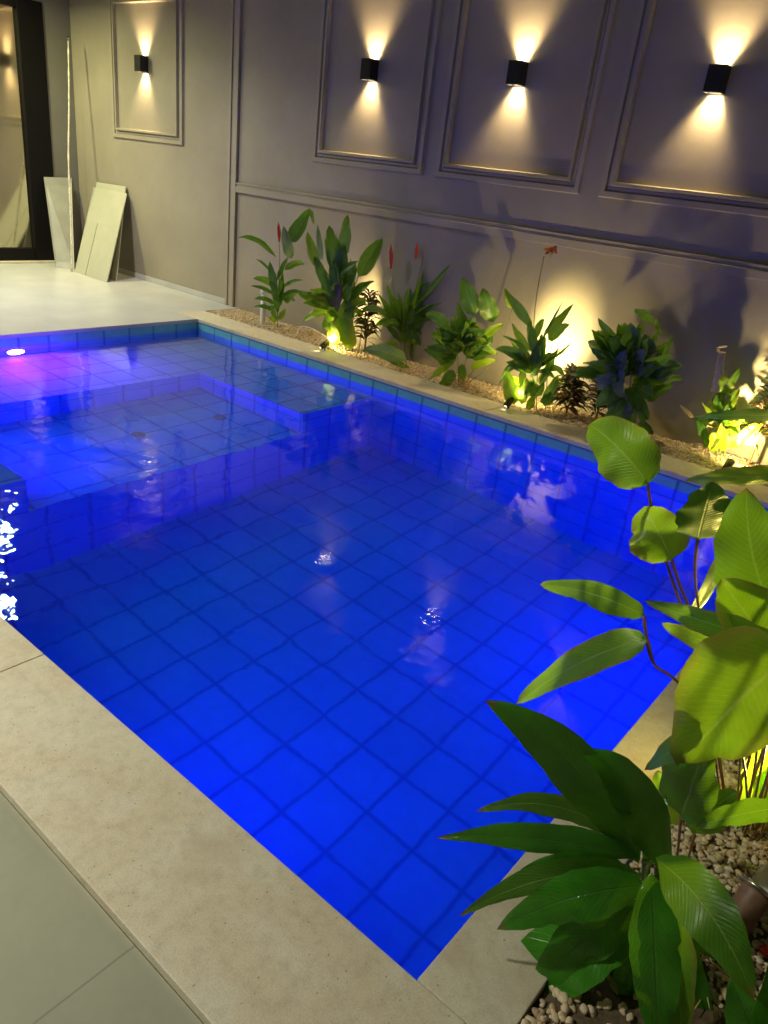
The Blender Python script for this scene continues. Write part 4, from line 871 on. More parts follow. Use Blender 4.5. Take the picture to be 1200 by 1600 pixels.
 'bushy': {"ax":[2.812,0.43],"leaves":[[2.824,0.437,0.568,2.779,0.377,0.704,2.714,0.351,0.832,0.153,5.0,1],[2.953,0.519,0.539,2.93,0.434,0.665,2.887,0.384,0.782,0.152,8.0,1],[3.053,0.582,0.652,3.026,0.549,0.725,2.98,0.55,0.792,0.071,5.0,2],[2.663,0.336,0.444,2.6,0.252,0.516,2.522,0.206,0.523,0.102,10.0,1],[2.859,0.459,0.436,2.801,0.405,0.487,2.73,0.39,0.474,0.123,8.0,2],[2.902,0.486,0.403,2.981,0.481,0.494,3.044,0.513,0.539,0.076,-11.754,2],[2.697,0.357,0.172,2.634,0.262,0.242,2.555,0.203,0.262,0.082,19.991,1],[2.851,0.455,0.147,2.954,0.463,0.227,3.041,0.508,0.257,0.077,-26.653,2],[2.8,0.423,0.367,2.766,0.361,0.517,2.71,0.334,0.658,0.082,-21.841,0],[2.674,0.343,0.356,2.826,0.362,0.447,2.962,0.418,0.471,0.081,-23.662,1],[2.705,0.363,0.106,2.683,0.286,0.182,2.644,0.246,0.218,0.051,11.317,2],[2.934,0.507,0.323,2.935,0.502,0.411,2.915,0.531,0.491,0.082,-22.129,0],[2.869,0.466,0.237,2.868,0.399,0.364,2.851,0.371,0.441,0.102,4.358,0],[2.794,0.408,0.28,2.826,0.48,0.393,2.844,0.59,0.452,0.086,-29.189,1],[2.7,0.395,0.284,2.633,0.321,0.364,2.552,0.286,0.366,0.074,12.241,1],[2.782,0.412,0.368,2.786,0.424,0.467,2.778,0.475,0.495,0.096,55.461,1],[2.722,0.4,0.237,2.67,0.375,0.249,2.599,0.385,0.22,0.084,-16.716,2],[2.765,0.378,0.33,2.755,0.356,0.407,2.73,0.371,0.422,0.093,-29.743,0],[2.729,0.364,0.311,2.691,0.324,0.368,2.637,0.321,0.373,0.089,-28.676,0],[2.768,0.425,0.286,2.782,0.421,0.348,2.777,0.452,0.383,0.07,15.737,2],[2.718,0.391,0.278,2.671,0.3,0.336,2.605,0.243,0.372,0.08,29.333,0],[2.779,0.391,0.366,2.823,0.324,0.462,2.848,0.291,0.537,0.085,-54.916,1],[2.794,0.413,0.289,2.833,0.428,0.361,2.853,0.478,0.409,0.078,-46.021,2],[2.738,0.393,0.28,2.721,0.338,0.331,2.688,0.32,0.341,0.105,36.595,1],[2.794,0.396,0.336,2.783,0.441,0.415,2.756,0.525,0.44,0.065,22.768,1],[2.738,0.36,0.288,2.702,0.251,0.347,2.644,0.177,0.399,0.073,-48.459,2],[2.736,0.413,0.203,2.697,0.37,0.196,2.643,0.366,0.121,0.107,5.089,2],[2.75,0.383,0.241,2.694,0.334,0.232,2.614,0.316,0.227,0.08,-29.128,0],[2.741,0.352,0.265,2.675,0.307,0.304,2.592,0.299,0.283,0.081,-3.996,2],[2.832,0.416,0.269,2.922,0.429,0.338,3.0,0.482,0.334,0.069,-53.271,1],[2.805,0.407,0.357,2.826,0.426,0.437,2.831,0.481,0.478,0.079,-21.556,2],[2.81,0.394,0.271,2.895,0.367,0.347,2.963,0.377,0.376,0.089,-9.737,2],[2.75,0.406,0.297,2.735,0.389,0.35,2.702,0.406,0.377,0.072,-44.78,1],[2.745,0.355,0.292,2.662,0.364,0.309,2.554,0.404,0.332,0.09,-22.547,1],[2.794,0.43,0.251,2.84,0.445,0.267,2.865,0.493,0.278,0.084,-17.592,0],[2.765,0.389,0.318,2.754,0.373,0.381,2.722,0.389,0.444,0.084,43.748,1],[2.817,0.457,0.257,2.866,0.497,0.304,2.904,0.576,0.28,0.095,27.264,2],[2.76,0.39,0.298,2.724,0.367,0.406,2.674,0.382,0.448,0.104,0.534,1],[2.743,0.386,0.12,2.703,0.363,0.029,2.639,0.371,-0.057,0.103,-7.605,1],[2.746,0.417,0.25,2.688,0.393,0.31,2.615,0.406,0.3,0.097,-44.921,0],[2.742,0.402,0.272,2.672,0.325,0.365,2.583,0.283,0.437,0.102,29.933,0],[2.827,0.475,0.253,2.944,0.426,0.282,3.037,0.408,0.316,0.091,20.589,0],[2.751,0.361,0.333,2.718,0.318,0.422,2.667,0.31,0.469,0.064,35.566,0],[2.741,0.417,0.333,2.727,0.407,0.397,2.693,0.432,0.441,0.097,19.785,1],[2.752,0.357,0.306,2.666,0.335,0.379,2.559,0.346,0.437,0.095,-9.922,1],[2.717,0.397,0.281,2.71,0.294,0.348,2.687,0.227,0.368,0.088,21.296,0],[2.809,0.393,0.264,2.891,0.394,0.33,2.955,0.432,0.352,0.105,-40.994,0],[2.799,0.4,0.279,2.865,0.366,0.361,2.914,0.369,0.398,0.097,57.432,0],[2.823,0.457,0.252,2.917,0.494,0.314,3.0,0.571,0.291,0.104,-5.531,2],[2.7,0.379,0.332,2.666,0.31,0.415,2.618,0.28,0.43,0.074,44.941,1],[2.815,0.466,0.25,2.868,0.506,0.297,2.909,0.586,0.266,0.073,16.686,0],[2.739,0.398,0.302,2.724,0.312,0.413,2.694,0.264,0.466,0.088,40.285,0],[2.726,0.409,0.265,2.675,0.278,0.346,2.606,0.182,0.408,0.098,-43.944,1],[2.78,0.43,0.328,2.839,0.372,0.401,2.879,0.349,0.447,0.062,-24.785,2],[2.732,0.387,0.265,2.727,0.317,0.293,2.701,0.28,0.307,0.072,-37.845,1],[2.839,0.415,0.306,2.915,0.399,0.381,2.977,0.421,0.396,0.084,-5.345,2],[2.835,0.413,0.261,2.875,0.435,0.295,2.901,0.495,0.274,0.096,-20.193,2],[2.795,0.386,0.358,2.783,0.439,0.432,2.746,0.525,0.518,0.106,-0.854,1],[2.731,0.4,0.255,2.648,0.349,0.297,2.546,0.333,0.296,0.079,-52.552,1],[2.772,0.407,0.29,2.759,0.429,0.407,2.727,0.487,0.494,0.075,18.605,0],[2.737,0.397,0.249,2.626,0.352,0.263,2.491,0.339,0.268,0.097,38.574,1],[2.696,0.372,0.285,2.638,0.312,0.328,2.561,0.288,0.333,0.063,-1.212,2],[2.772,0.398,0.27,2.773,0.374,0.324,2.753,0.385,0.362,0.099,-40.614,0],[2.814,0.43,0.282,2.899,0.384,0.357,2.969,0.378,0.366,0.103,57.237,1],[2.78,0.436,0.359,2.834,0.402,0.438,2.865,0.4,0.518,0.086,22.315,2],[2.767,0.378,0.26,2.75,0.311,0.296,2.713,0.278,0.317,0.096,-54.893,2],[2.756,0.39,0.238,2.716,0.349,0.268,2.664,0.347,0.22,0.084,58.727,1],[2.727,0.364,0.162,2.697,0.255,0.125,2.649,0.182,0.049,0.098,55.544,2],[2.799,0.445,0.314,2.842,0.477,0.369,2.864,0.542,0.42,0.082,-42.683,1],[2.771,0.387,0.298,2.796,0.325,0.359,2.804,0.299,0.379,0.1,32.03,2],[2.774,0.432,0.372,2.834,0.377,0.492,2.875,0.358,0.571,0.101,-50.285,1],[2.824,0.402,0.301,2.889,0.423,0.367,2.934,0.477,0.415,0.083,56.992,0],[2.81,0.407,0.282,2.824,0.465,0.324,2.822,0.559,0.33,0.072,-30.24,1],[2.776,0.441,0.373,2.788,0.473,0.45,2.779,0.539,0.518,0.089,-22.226,0],[2.812,0.397,0.298,2.849,0.409,0.372,2.871,0.459,0.391,0.079,-5.489,1],[2.75,0.402,0.287,2.771,0.321,0.364,2.78,0.28,0.369,0.085,38.093,1],[2.718,0.34,0.265,2.657,0.256,0.294,2.576,0.207,0.29,0.068,16.787,1],[2.749,0.363,0.389,2.714,0.352,0.485,2.662,0.378,0.53,0.096,-22.351,0],[2.813,0.405,0.304,2.872,0.42,0.408,2.917,0.475,0.449,0.067,-22.547,1],[2.746,0.358,0.284,2.671,0.33,0.308,2.572,0.335,0.342,0.097,-0.263,0],[2.788,0.405,0.27,2.814,0.416,0.309,2.818,0.46,0.347,0.097,-52.654,2],[2.783,0.421,0.176,2.786,0.455,0.099,2.769,0.524,0.004,0.074,-4.548,1],[2.836,0.428,0.264,2.901,0.427,0.308,2.951,0.465,0.298,0.085,-29.286,1],[2.752,0.397,0.272,2.723,0.31,0.372,2.677,0.259,0.425,0.085,20.669,1],[2.763,0.374,0.259,2.745,0.285,0.325,2.715,0.236,0.314,0.069,-13.477,1],[2.794,0.416,0.264,2.885,0.436,0.338,2.956,0.489,0.398,0.077,51.777,1],[2.703,0.363,0.247,2.645,0.265,0.288,2.572,0.205,0.26,0.065,51.441,1],[2.788,0.425,0.294,2.853,0.392,0.405,2.905,0.397,0.44,0.07,-2.012,1],[2.779,0.374,0.282,2.742,0.388,0.33,2.687,0.437,0.342,0.084,47.681,1],[2.718,0.359,0.327,2.667,0.303,0.381,2.594,0.28,0.434,0.065,-23.321,2],[2.78,0.391,0.283,2.777,0.378,0.395,2.761,0.405,0.426,0.078,-39.119,1]],"stems":[[[2.81,0.429,0.03],[2.812,0.43,0.278],[2.819,0.434,0.576]],[[2.836,0.445,0.035],[2.931,0.505,0.348],[2.948,0.516,0.548]],[[2.853,0.456,0.038],[3.007,0.553,0.26],[3.053,0.582,0.652]],[[2.768,0.402,0.023],[2.692,0.355,0.207],[2.656,0.332,0.428]],[[2.785,0.413,0.026],[2.743,0.387,0.317]]]},
 'flowering': {"ax":[3.522,0.345],"leaves":[[3.408,0.289,0.603,3.321,0.195,0.725,3.216,0.138,0.84,0.075,10.0,0],[3.487,0.328,0.571,3.569,0.348,0.676,3.626,0.4,0.807,0.062,10.0,0],[3.519,0.343,0.531,3.601,0.311,0.625,3.67,0.316,0.677,0.085,14.672,1],[3.431,0.3,0.33,3.333,0.197,0.418,3.229,0.135,0.426,0.086,10.0,1],[3.408,0.289,0.438,3.345,0.181,0.507,3.269,0.112,0.533,0.028,31.951,0],[3.419,0.294,0.299,3.33,0.244,0.312,3.246,0.243,0.147,0.067,27.879,1],[3.42,0.295,0.44,3.367,0.229,0.519,3.291,0.197,0.617,0.062,7.283,2],[3.559,0.363,0.4,3.614,0.395,0.465,3.649,0.46,0.54,0.024,-30.317,0],[3.461,0.315,0.25,3.493,0.27,0.409,3.508,0.26,0.554,0.104,10.0,0],[3.557,0.363,0.316,3.62,0.368,0.349,3.681,0.418,0.283,0.062,33.865,1],[3.47,0.319,0.486,3.546,0.283,0.663,3.603,0.283,0.826,0.019,2.848,0],[3.446,0.307,0.458,3.429,0.255,0.558,3.395,0.239,0.648,0.076,6.659,1],[3.493,0.331,0.112,3.477,0.283,0.187,3.443,0.271,0.251,0.067,21.789,1],[3.518,0.343,0.117,3.563,0.288,0.194,3.59,0.269,0.26,0.067,-11.585,0],[3.554,0.361,0.075,3.593,0.351,0.131,3.613,0.376,0.176,0.058,-7.556,0],[3.408,0.289,0.192,3.363,0.265,0.213,3.299,0.277,0.224,0.058,-23.903,2],[3.518,0.343,0.213,3.549,0.349,0.292,3.563,0.391,0.361,0.067,17.085,2],[3.434,0.301,0.525,3.452,0.301,0.62,3.458,0.339,0.672,0.057,6.721,0],[3.481,0.325,0.012,3.522,0.269,0.093,3.545,0.249,0.162,0.067,-6.412,2],[3.384,0.277,0.032,3.35,0.237,0.16,3.297,0.234,0.277,0.116,5.0,2],[3.433,0.301,0.042,3.425,0.275,0.189,3.398,0.284,0.324,0.106,34.952,2],[3.579,0.373,0.056,3.608,0.372,0.185,3.62,0.407,0.302,0.096,-10.102,1],[3.53,0.349,0.216,3.557,0.356,0.345,3.567,0.399,0.463,0.067,-24.249,1],[3.5,0.345,0.34,3.568,0.339,0.412,3.616,0.366,0.486,0.045,-61.899,0],[3.504,0.315,0.336,3.523,0.357,0.379,3.522,0.434,0.427,0.069,59.01,1],[3.481,0.323,0.379,3.515,0.258,0.446,3.528,0.228,0.518,0.06,38.399,0],[3.504,0.331,0.337,3.521,0.379,0.389,3.526,0.466,0.41,0.075,34.27,2],[3.419,0.306,0.373,3.347,0.269,0.43,3.257,0.268,0.476,0.066,-48.674,1],[3.498,0.309,0.339,3.509,0.306,0.402,3.506,0.342,0.43,0.055,-11.381,1],[3.441,0.315,0.361,3.41,0.229,0.436,3.36,0.178,0.508,0.053,0.899,2],[3.488,0.347,0.329,3.522,0.347,0.406,3.545,0.386,0.441,0.071,47.632,0],[3.479,0.291,0.311,3.465,0.223,0.325,3.433,0.191,0.329,0.061,24.294,1],[3.487,0.321,0.359,3.502,0.304,0.466,3.5,0.323,0.56,0.07,4.336,1],[3.484,0.33,0.33,3.484,0.333,0.416,3.473,0.376,0.456,0.049,-14.359,2],[3.464,0.289,0.421,3.458,0.238,0.502,3.438,0.224,0.558,0.045,14.497,1],[3.478,0.322,0.245,3.483,0.269,0.185,3.468,0.251,0.13,0.056,-24.141,1],[3.474,0.334,0.403,3.473,0.32,0.519,3.467,0.348,0.557,0.074,-56.428,1],[3.457,0.292,0.31,3.386,0.286,0.338,3.308,0.321,0.288,0.066,6.059,0],[3.495,0.315,0.393,3.484,0.359,0.463,3.459,0.44,0.508,0.063,57.1,0],[3.44,0.327,0.327,3.391,0.242,0.396,3.33,0.196,0.415,0.045,-1.435,0],[3.405,0.259,0.359,3.332,0.207,0.402,3.246,0.193,0.398,0.043,-52.035,1],[3.473,0.319,0.326,3.463,0.266,0.386,3.438,0.251,0.412,0.07,-14.782,1],[3.471,0.298,0.305,3.373,0.261,0.326,3.266,0.264,0.271,0.06,53.649,1],[3.429,0.327,0.311,3.387,0.263,0.332,3.326,0.234,0.337,0.063,44.326,1],[3.521,0.325,0.375,3.583,0.308,0.439,3.625,0.325,0.505,0.053,-49.16,0],[3.427,0.285,0.322,3.369,0.233,0.341,3.294,0.216,0.336,0.073,16.182,2],[3.438,0.311,0.299,3.424,0.224,0.306,3.39,0.172,0.312,0.056,-46.92,1],[3.491,0.325,0.229,3.523,0.259,0.188,3.536,0.228,0.138,0.075,6.575,1],[3.481,0.306,0.316,3.433,0.307,0.329,3.363,0.341,0.347,0.068,59.581,1],[3.449,0.295,0.355,3.387,0.298,0.397,3.311,0.339,0.406,0.056,-57.301,2],[3.43,0.311,0.301,3.391,0.199,0.345,3.344,0.128,0.322,0.064,44.524,1],[3.439,0.335,0.336,3.407,0.256,0.412,3.364,0.217,0.437,0.047,-58.807,1],[3.468,0.34,0.411,3.495,0.279,0.5,3.509,0.257,0.551,0.07,26.665,1],[3.514,0.311,0.302,3.566,0.334,0.32,3.613,0.399,0.266,0.058,-47.408,0],[3.448,0.28,0.325,3.42,0.193,0.354,3.375,0.143,0.363,0.043,-46.443,1],[3.45,0.288,0.319,3.401,0.193,0.341,3.334,0.133,0.358,0.05,16.48,1],[3.409,0.319,0.335,3.34,0.268,0.389,3.261,0.257,0.379,0.052,23.574,0]],"stems":[[[3.522,0.345,0.02],[3.461,0.315,0.298],[3.4,0.285,0.744],[3.395,0.282,1.087]],[[3.534,0.351,0.022],[3.493,0.331,0.304],[3.47,0.319,0.577]],[[3.591,0.379,0.034],[3.557,0.363,0.316],[3.549,0.358,0.5]]]},
 'glossy': {"ax":[4.236,0.435],"leaves":[[4.028,0.364,0.598,3.971,0.274,0.689,3.901,0.223,0.773,0.068,4.088,1],[4.197,0.422,0.782,4.143,0.35,0.846,4.087,0.321,0.857,0.072,31.459,0],[4.03,0.364,0.333,4.079,0.312,0.47,4.109,0.296,0.61,0.137,8.0,3],[4.246,0.439,0.511,4.214,0.407,0.614,4.168,0.413,0.709,0.128,10.0,3],[4.251,0.44,0.424,4.267,0.416,0.531,4.271,0.43,0.629,0.128,-8.0,3],[4.299,0.457,0.521,4.331,0.412,0.64,4.35,0.405,0.749,0.041,1.555,1],[4.287,0.453,0.271,4.345,0.471,0.365,4.402,0.532,0.397,0.093,28.649,1],[4.011,0.358,0.568,3.951,0.312,0.631,3.883,0.305,0.653,0.055,-23.997,1],[4.046,0.37,0.588,4.024,0.341,0.689,3.994,0.352,0.749,0.055,-33.057,0],[4.056,0.373,0.401,4.114,0.326,0.347,4.158,0.316,0.284,0.092,-25.218,3],[4.248,0.439,0.732,4.224,0.436,0.774,4.188,0.471,0.81,0.046,32.048,2],[4.059,0.374,0.166,4.101,0.37,0.213,4.129,0.402,0.25,0.084,8.637,1],[4.279,0.45,0.1,4.328,0.443,0.1,4.373,0.477,0.054,0.065,-11.248,0],[4.11,0.397,0.316,4.077,0.366,0.292,4.042,0.377,0.2,0.134,49.69,1],[4.11,0.39,0.496,4.057,0.396,0.644,3.996,0.442,0.751,0.104,0.394,1],[4.109,0.398,0.422,4.011,0.396,0.484,3.902,0.432,0.513,0.09,-22.928,0],[4.212,0.414,0.284,4.293,0.357,0.25,4.366,0.34,0.18,0.089,-8.413,0],[4.138,0.389,0.459,4.145,0.365,0.598,4.144,0.381,0.704,0.129,34.759,0],[4.122,0.385,0.378,4.068,0.355,0.363,4.012,0.367,0.281,0.127,23.142,1],[4.105,0.415,0.52,4.111,0.324,0.668,4.11,0.273,0.782,0.136,-7.795,0],[4.084,0.364,0.502,4.046,0.267,0.612,4.007,0.212,0.665,0.089,-30.976,1],[4.091,0.397,0.395,4.034,0.299,0.4,3.964,0.239,0.398,0.103,50.042,3],[4.123,0.385,0.493,4.098,0.397,0.596,4.056,0.447,0.699,0.146,39.643,0],[4.105,0.392,0.41,4.015,0.266,0.472,3.924,0.181,0.477,0.106,-3.945,1],[4.14,0.374,0.453,4.14,0.332,0.584,4.135,0.331,0.668,0.112,61.853,1],[4.088,0.373,0.48,4.021,0.377,0.533,3.938,0.418,0.582,0.119,50.761,1],[4.075,0.39,0.5,4.021,0.357,0.588,3.961,0.364,0.632,0.097,-53.584,0],[4.132,0.372,0.532,4.145,0.316,0.64,4.153,0.302,0.695,0.128,-43.645,1],[4.199,0.405,0.365,4.28,0.364,0.351,4.344,0.359,0.339,0.139,-6.387,0],[4.108,0.381,0.396,4.041,0.283,0.401,3.964,0.224,0.381,0.114,41.264,3],[4.197,0.401,0.297,4.27,0.375,0.241,4.342,0.391,0.122,0.099,-46.864,1],[4.064,0.357,0.515,3.971,0.341,0.592,3.86,0.361,0.674,0.137,-22.844,1],[4.167,0.395,0.331,4.212,0.341,0.293,4.247,0.326,0.229,0.112,48.455,0],[4.157,0.418,0.326,4.197,0.391,0.26,4.221,0.399,0.199,0.122,-25.054,3],[4.028,0.344,0.395,3.905,0.288,0.405,3.774,0.273,0.359,0.129,51.15,3],[4.135,0.43,0.42,4.185,0.352,0.51,4.231,0.315,0.542,0.117,50.546,0],[4.101,0.381,0.42,4.004,0.379,0.452,3.895,0.416,0.449,0.103,-28.895,1],[4.117,0.37,0.45,4.014,0.331,0.597,3.908,0.332,0.687,0.095,-8.417,1],[4.098,0.409,0.422,4.054,0.343,0.474,4.0,0.316,0.495,0.116,-9.863,3],[4.154,0.429,0.514,4.207,0.42,0.662,4.256,0.451,0.758,0.095,-55.226,0],[4.116,0.392,0.482,4.096,0.371,0.574,4.078,0.393,0.593,0.127,-8.703,0],[4.093,0.361,0.501,4.031,0.31,0.628,3.968,0.301,0.685,0.097,-28.625,1],[4.095,0.358,0.448,3.998,0.288,0.521,3.889,0.257,0.572,0.138,45.328,0],[4.141,0.417,0.48,4.196,0.346,0.601,4.237,0.312,0.708,0.111,25.256,0],[4.158,0.388,0.259,4.161,0.387,0.163,4.15,0.424,0.061,0.148,26.653,3],[4.051,0.37,0.405,3.935,0.296,0.404,3.8,0.258,0.401,0.136,-49.802,0],[4.142,0.394,0.467,4.165,0.34,0.552,4.184,0.328,0.584,0.118,-61.54,0],[4.181,0.404,0.23,4.195,0.439,0.121,4.194,0.51,0.012,0.102,14.605,1],[4.18,0.394,0.472,4.232,0.457,0.567,4.28,0.561,0.618,0.122,8.701,1],[4.124,0.374,0.49,4.095,0.35,0.636,4.059,0.365,0.745,0.138,-19.486,0],[4.068,0.367,0.392,3.989,0.358,0.38,3.896,0.386,0.352,0.086,57.748,1],[4.138,0.38,0.542,4.158,0.325,0.683,4.178,0.312,0.753,0.135,50.247,1],[4.093,0.396,0.45,3.983,0.312,0.584,3.864,0.268,0.688,0.126,60.578,0],[4.104,0.375,0.494,4.055,0.338,0.611,3.994,0.339,0.71,0.099,-47.576,1],[4.19,0.395,0.4,4.282,0.467,0.4,4.366,0.578,0.375,0.117,-39.799,0],[4.054,0.358,0.509,3.962,0.3,0.59,3.852,0.278,0.677,0.13,-51.759,0],[4.101,0.386,0.397,4.059,0.326,0.422,4.013,0.307,0.393,0.112,-37.459,1],[4.114,0.384,0.418,4.041,0.303,0.469,3.955,0.259,0.506,0.116,56.92,3],[4.091,0.401,0.363,4.028,0.342,0.364,3.964,0.325,0.288,0.125,1.804,3],[4.171,0.403,0.374,4.236,0.421,0.334,4.287,0.476,0.289,0.104,-54.134,1],[4.163,0.425,0.422,4.237,0.465,0.501,4.313,0.547,0.511,0.138,2.358,0],[4.217,0.417,0.421,4.323,0.454,0.463,4.424,0.533,0.462,0.089,-40.802,0],[4.03,0.395,0.468,3.951,0.369,0.51,3.861,0.382,0.522,0.095,38.91,0],[4.1,0.401,0.439,4.066,0.358,0.502,4.029,0.357,0.507,0.109,35.788,0],[4.083,0.378,0.451,3.964,0.319,0.535,3.833,0.298,0.601,0.139,-21.464,3],[4.185,0.403,0.412,4.341,0.415,0.449,4.479,0.465,0.479,0.116,41.819,1],[4.191,0.426,0.474,4.304,0.369,0.556,4.398,0.347,0.641,0.108,-27.242,1],[4.188,0.402,0.495,4.251,0.464,0.603,4.308,0.567,0.671,0.139,-52.531,0],[4.116,0.365,0.462,4.089,0.343,0.526,4.063,0.364,0.519,0.137,-16.671,1],[4.111,0.413,0.409,4.042,0.389,0.452,3.964,0.405,0.458,0.112,-34.51,0],[4.149,0.434,0.477,4.179,0.431,0.552,4.204,0.468,0.587,0.092,15.662,0],[4.163,0.418,0.464,4.218,0.395,0.554,4.268,0.413,0.594,0.09,-1.645,0],[4.11,0.39,0.418,4.022,0.388,0.472,3.931,0.427,0.458,0.084,59.248,0],[4.068,0.403,0.426,4.051,0.293,0.455,4.018,0.22,0.484,0.091,-6.415,3],[4.147,0.395,0.513,4.185,0.351,0.595,4.205,0.343,0.68,0.119,14.961,3],[4.086,0.354,0.444,4.046,0.292,0.493,4.003,0.272,0.487,0.134,-43.292,1],[4.098,0.381,0.391,4.023,0.297,0.404,3.943,0.254,0.363,0.088,57.351,0],[4.176,0.396,0.448,4.243,0.361,0.513,4.3,0.365,0.548,0.109,38.831,3],[4.096,0.408,0.39,4.035,0.404,0.389,3.964,0.437,0.356,0.144,-43.973,0],[4.19,0.447,0.383,4.256,0.475,0.379,4.309,0.541,0.366,0.107,-16.244,3],[4.099,0.366,0.402,4.066,0.318,0.425,4.029,0.311,0.398,0.141,-21.972,3],[4.078,0.367,0.392,3.957,0.265,0.394,3.826,0.201,0.356,0.103,-51.894,1],[4.22,0.416,0.453,4.336,0.422,0.522,4.442,0.467,0.56,0.136,-0.524,0],[4.16,0.401,0.449,4.23,0.453,0.557,4.284,0.542,0.668,0.123,-29.166,0],[4.132,0.389,0.423,4.126,0.328,0.494,4.112,0.307,0.533,0.085,45.693,0],[4.135,0.384,0.437,4.142,0.308,0.536,4.149,0.274,0.567,0.142,-60.264,1],[4.13,0.392,0.454,4.123,0.361,0.551,4.116,0.372,0.586,0.141,-46.627,1],[4.169,0.429,0.488,4.23,0.398,0.569,4.281,0.406,0.623,0.106,8.246,3],[4.182,0.418,0.366,4.206,0.451,0.373,4.232,0.526,0.314,0.11,23.914,1],[4.078,0.404,0.559,4.034,0.406,0.662,3.98,0.446,0.74,0.096,48.597,1],[4.183,0.448,0.44,4.276,0.409,0.526,4.368,0.412,0.548,0.14,-58.872,1],[4.141,0.408,0.441,4.193,0.34,0.549,4.232,0.309,0.64,0.117,18.365,3],[4.192,0.398,0.45,4.263,0.357,0.508,4.325,0.356,0.535,0.122,13.1,0],[4.159,0.411,0.472,4.185,0.419,0.55,4.21,0.468,0.567,0.1,-4.798,0],[4.158,0.44,0.433,4.177,0.469,0.468,4.19,0.538,0.462,0.105,-39.177,0],[4.066,0.396,0.456,4.011,0.327,0.533,3.955,0.299,0.542,0.105,24.675,3],[4.062,0.392,0.465,3.981,0.3,0.564,3.897,0.248,0.608,0.104,-59.472,1],[4.086,0.385,0.397,3.963,0.271,0.429,3.84,0.198,0.387,0.096,-23.154,1],[4.193,0.398,0.481,4.258,0.369,0.552,4.315,0.379,0.586,0.112,34.459,3],[4.126,0.407,0.488,4.11,0.435,0.64,4.083,0.502,0.775,0.142,-61.666,1],[4.109,0.419,0.459,4.114,0.365,0.507,4.106,0.349,0.544,0.085,-6.028,0],[4.188,0.441,0.294,4.25,0.433,0.235,4.3,0.463,0.166,0.112,-1.262,1],[4.08,0.382,0.417,3.965,0.321,0.443,3.836,0.296,0.453,0.131,-57.059,1],[4.137,0.392,0.272,4.131,0.335,0.157,4.118,0.318,-0.002,0.141,-40.695,0],[4.168,0.397,0.436,4.222,0.417,0.507,4.272,0.479,0.53,0.104,-9.991,3],[4.104,0.39,0.331,4.053,0.333,0.272,3.992,0.316,0.175,0.122,6.064,1],[4.138,0.393,0.436,4.138,0.381,0.544,4.134,0.41,0.606,0.137,32.378,3],[4.104,0.382,0.44,4.057,0.402,0.473,4.004,0.463,0.458,0.102,-46.115,1],[4.165,0.393,0.355,4.234,0.35,0.304,4.301,0.348,0.193,0.09,29.777,1],[4.204,0.417,0.371,4.279,0.444,0.366,4.348,0.512,0.323,0.097,20.448,1],[4.072,0.375,0.459,4.024,0.282,0.522,3.968,0.229,0.555,0.096,-43.198,1],[4.214,0.451,0.425,4.322,0.421,0.456,4.411,0.427,0.492,0.118,25.815,3],[4.11,0.385,0.327,4.061,0.409,0.276,3.999,0.471,0.205,0.104,17.696,1]],"stems":[[[4.236,0.435,0.02],[4.137,0.401,0.275],[4.041,0.368,0.522]],[[4.248,0.439,0.023],[4.233,0.434,0.296],[4.241,0.437,0.518]],[[4.256,0.442,0.025],[4.292,0.454,0.218]],[[4.224,0.431,0.017],[4.156,0.408,0.369],[4.118,0.394,0.623]]]},
